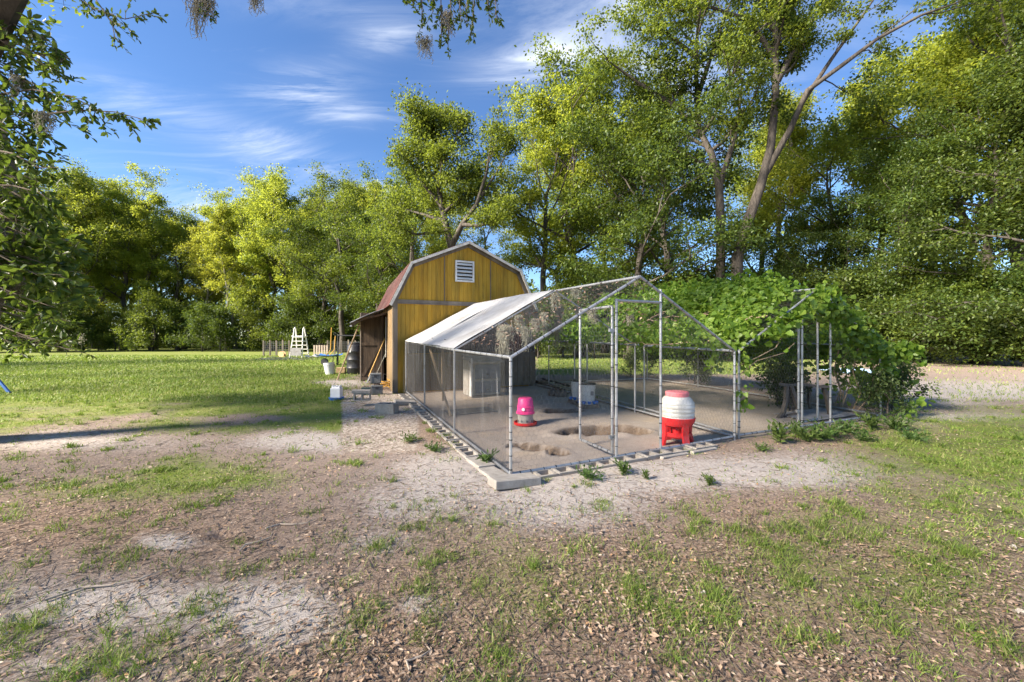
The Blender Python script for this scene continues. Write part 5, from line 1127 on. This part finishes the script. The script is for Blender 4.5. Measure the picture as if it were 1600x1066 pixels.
# ------------------------------------------------------------------ ground cover: grass, weeds, dead leaves, twigs
def blades(P, H, Wd, rg, lean=.5):
    n = len(P); a = rg.uniform(0, 6.283, n); side = np.stack([np.cos(a), np.sin(a), 0 * a], 1); b = rg.uniform(0, 6.283, n); ln = np.stack([np.cos(b), np.sin(b), 0 * b], 1) * (H * lean * rg.uniform(.2, 1.6, n))[:, None]
    up = np.array([0, 0, 1.]) * H[:, None]; w = side * Wd[:, None]
    V = np.stack([P - w * .5, P + w * .5, P + up * .6 + ln * .35 + w * .38, P + up * .6 + ln * .35 - w * .38, P + up * .92 + ln], 1).reshape(-1, 3); k = np.arange(n)[:, None] * 5
    return V, [k + np.array([[0, 1, 2, 3]]), k + np.array([[3, 2, 4]])]
rg = np.random.default_rng(101)
def scatter(n, y0, y1, wfun, pw=1.):
    """points in the view wedge, kept by weight"""
    y = y0 * (y1 / y0) ** rg.random(n); x = rg.uniform(-1.36, 1.36, n) * y; w = wfun(x, y); ok = rg.random(n) < w; return x[ok], y[ok]
def at_ground(x, y, dz=0.): return np.stack([x, y, height(x, y) + dz], 1)
VV, FF, off = [], [], 0
def addb(P, H, Wd, lean=.5):
    global off
    v, f = blades(P, H, Wd, rg, lean); VV.append(v); FF.append((f[0] + off, f[1] + off)); off += len(v)
# lawn and thin grass between
x, y = scatter(150000, 1.45, 9, lambda x, y: np.clip(weights(x, y)[0] * 1.15, 0, 1) * .55 + .02 * (1 - weights(x, y)[3])); H = rg.uniform(.012, .04, len(x)); addb(at_ground(x, y, -.003), H, np.clip(.0022 * y, .004, .010), .9)
x, y = scatter(120000, 8, 30, lambda x, y: np.clip(weights(x, y)[0] * 1.2, 0, 1) * .9); H = rg.uniform(.025, .07, len(x)) * (1 + .02 * y); addb(at_ground(x, y, -.003), H, .0016 * y, .8)
# tufts
def tuft_w(x, y):
    g, s, l, r, v = weights(x, y); n = fbm(x * 5.5 + 90, y * 5.5 + 50, 2); return np.clip((.34 + .75 * g) * sstep(.54, .72, n) * (1 - r) * (1 - .75 * s), 0, 1)
tx, ty = scatter(11000, 1.5, 9.5, tuft_w); tp = []
tx = np.concatenate([tx, [G(a, b).x for a, b in [(903, 918), (860, 560 + 370), (640, 865), (1040, 760 + 145), (1240, 990), (1375, 825), (555, 968), (910, 945), (1410, 990), (345, 990), (185, 1035), (310, 1045), (540, 915), (1290, 965), (1500, 950)]]])
ty = np.concatenate([ty, [G(a, b).y for a, b in [(903, 918), (860, 560 + 370), (640, 865), (1040, 760 + 145), (1240, 990), (1375, 825), (555, 968), (910, 945), (1410, 990), (345, 990), (185, 1035), (310, 1045), (540, 915), (1290, 965), (1500, 950)]]])
nb_ = rg.integers(14, 44, len(tx)); rep = np.repeat(np.arange(len(tx)), nb_); rad_ = rg.uniform(.015, .06, len(tx)); x = tx[rep] + rg.normal(size=len(rep)) * rad_[rep]; y = ty[rep] + rg.normal(size=len(rep)) * rad_[rep]
hs = rg.uniform(.025, .065, len(tx)) * np.where(rg.random(len(tx)) < .16, 1.6, 1.); H = hs[rep] * rg.uniform(.5, 1.2, len(rep)); addb(at_ground(x, y, -.004), H, np.clip(.0016 * y, .0035, .008), 1.0)
V = np.concatenate(VV); me = np_mesh('grass', V, [np.concatenate([f[0] for f in FF]), np.concatenate([f[1] for f in FF])], 'grass_blade')
tag(link('grass', me), 'thin green grass and tufts over the yard and lawn', 'grass', kind='stuff')
# dead leaves
x, y = scatter(150000, 1.42, 12, lambda x, y: np.clip((weights(x, y)[2] * 1.0) ** 1.4 * .42 * sstep(.3, .65, fbm(x * 1.7, y * 1.7, 3)) + .09, 0, 1) * (1 - .93 * weights(x, y)[3])); n = len(x); P = at_ground(x, y, .006); a = rg.uniform(0, 6.283, n)
ls = rg.uniform(.009, .030, n) * (1 + .05 * y) * np.where(rg.random(n) < .12, 1.5, 1.); D = np.stack([np.cos(a), np.sin(a), rg.normal(size=n) * .13], 1); NN = rg.normal(size=(n, 3)) * .26 + np.array([0, 0, 1.])
V, Fc = leaf_arrays(P + np.array([0, 0, 1]) * rg.uniform(0, .012, n)[:, None], D, NN, ls, ls * rg.uniform(.32, .5, n), .22, 4)
tag(link('dead_leaves', np_mesh('dead_leaves', V, [Fc], 'dry_leaf')), 'fallen brown oak leaves strewn over the soil', 'dead leaves', kind='stuff')
# twigs and straw
x, y = scatter(16000, 1.45, 9, lambda x, y: np.clip(.25 + .5 * weights(x, y)[2], 0, 1) * (1 - .9 * weights(x, y)[3])); P = at_ground(x, y, .006); a = rg.uniform(0, 6.283, len(x)); ln = rg.uniform(.03, .14, len(x))
Q2 = P + np.stack([np.cos(a) * ln, np.sin(a) * ln, rg.normal(size=len(x)) * .006], 1); v, f = wires(P, Q2, .0018); tag(link('twigs', np_mesh('twigs', v, [f], 'twig')), 'small dry twigs and straw scattered over the soil', 'twigs', kind='stuff')
for (px, py, ang, ln, lab) in [(415, 830, .5, .35, 'pale crooked fallen twig on the bare soil patch'), (375, 865, 1.2, .25, 'short fallen twig beside the pale sand patch'), (70, 945, .6, .5, 'tangled pale dry stalk by the reddish soil'), (640, 1050, 1.3, .16, 'thin straight twig among the near leaves')]:
    p = onground(G(px, py), .012); d = Vector((math.cos(ang), math.sin(ang), 0)); pts = [onground(p + d * ln * f + Vector((-d.y, d.x, 0)) * .04 * math.sin(f * 7), .012) for f in (0, .25, .5, .75, 1)]
    o = MB().tube(pts, [.006, .006, .005, .004, .002], 6).build('twig', 'pallet_wood'); tag(o, lab, 'twig')
# weeds along the run foot
def weed_mesh(seed, n, h, spread, leaf):
    rg = np.random.default_rng(seed); P, D = [], []
    for i in range(n):
        a = rg.uniform(0, 6.283); tip = np.array([math.cos(a) * spread * rg.uniform(.2, 1), math.sin(a) * spread * rg.uniform(.2, 1), h * rg.uniform(.4, 1)])
        for j in range(7): f = (j + 1) / 7; P.append(tip * np.array([f, f, f ** .7])); D.append(rg.normal(size=3) * .7 + tip / h)
    P = np.array(P); D = np.array(D); ls = leaf * rg.uniform(.6, 1.3, len(P)); v, f = leaf_arrays(P, D, rg.normal(size=P.shape) * .5 + np.array([0, 0, 1]), ls, ls * .33, .15, 4); return np_mesh('weed', v, [f], 'weed_leaf')
WD = [weed_mesh(1, 26, .20, .16, .07), weed_mesh(2, 34, .16, .22, .06), weed_mesh(3, 22, .24, .12, .08)]
wl_ = {0: 'leafy green weed at the foot of the tarp run', 1: 'leafy green weed clump at the foot of the vine run'}
for (px, py, k_, s, w) in [(760, 722, 0, .8, 0), (920, 750, 1, .75, 0), (976, 742, 0, .7, 0), (1010, 750, 2, .4, 0), (1216, 694, 2, 1.15, 1), (1262, 690, 1, 1.2, 1), (1285, 688, 1, 1.1, 1), (1300, 682, 1, 1.2, 1), (1325, 678, 1, 1.1, 1), (1362, 672, 0, 1.2, 1), (1400, 672, 1, 1.3, 1), (1350, 690, 1, .8, 1), (1425, 690, 1, .9, 1), (640, 690, 1, .7, 0), (677, 705, 1, .7, 0), (1245, 680, 2, .8, 1), (1190, 705, 1, .6, 1), (1110, 760, 0, .5, 1)]:
    o = link('weed', WD[k_]); o.location = onground(G(px, py), -.01); o.scale = (s, s, s); o.rotation_euler = (0, 0, R.uniform(0, 6.28)); tag(o, wl_[w], 'weed', 'weeds at the foot of the runs' + (' with tarp' if w == 0 else ' with vine'))
# bits of white litter
for (px, py, s, lab) in [(1583, 858, .014, 'small white scrap lying in the right grass'), (1592, 962, .022, 'white scrap of paper among dead leaves'), (720, 785, .01, 'tiny white scrap on the pale sand'), (1098, 930, .012, 'little grey feather on the leaf litter')]:
    p = onground(G(px, py), .015); o = MB().sheet(lambda a, b: p + Vector((s * (a - .5) * 2, s * (b - .5) * 1.4, .012 * math.sin(a * 6 + b * 3))), 5, 4, .001).build('scrap', 'dirty_white'); tag(o, lab, 'scrap')
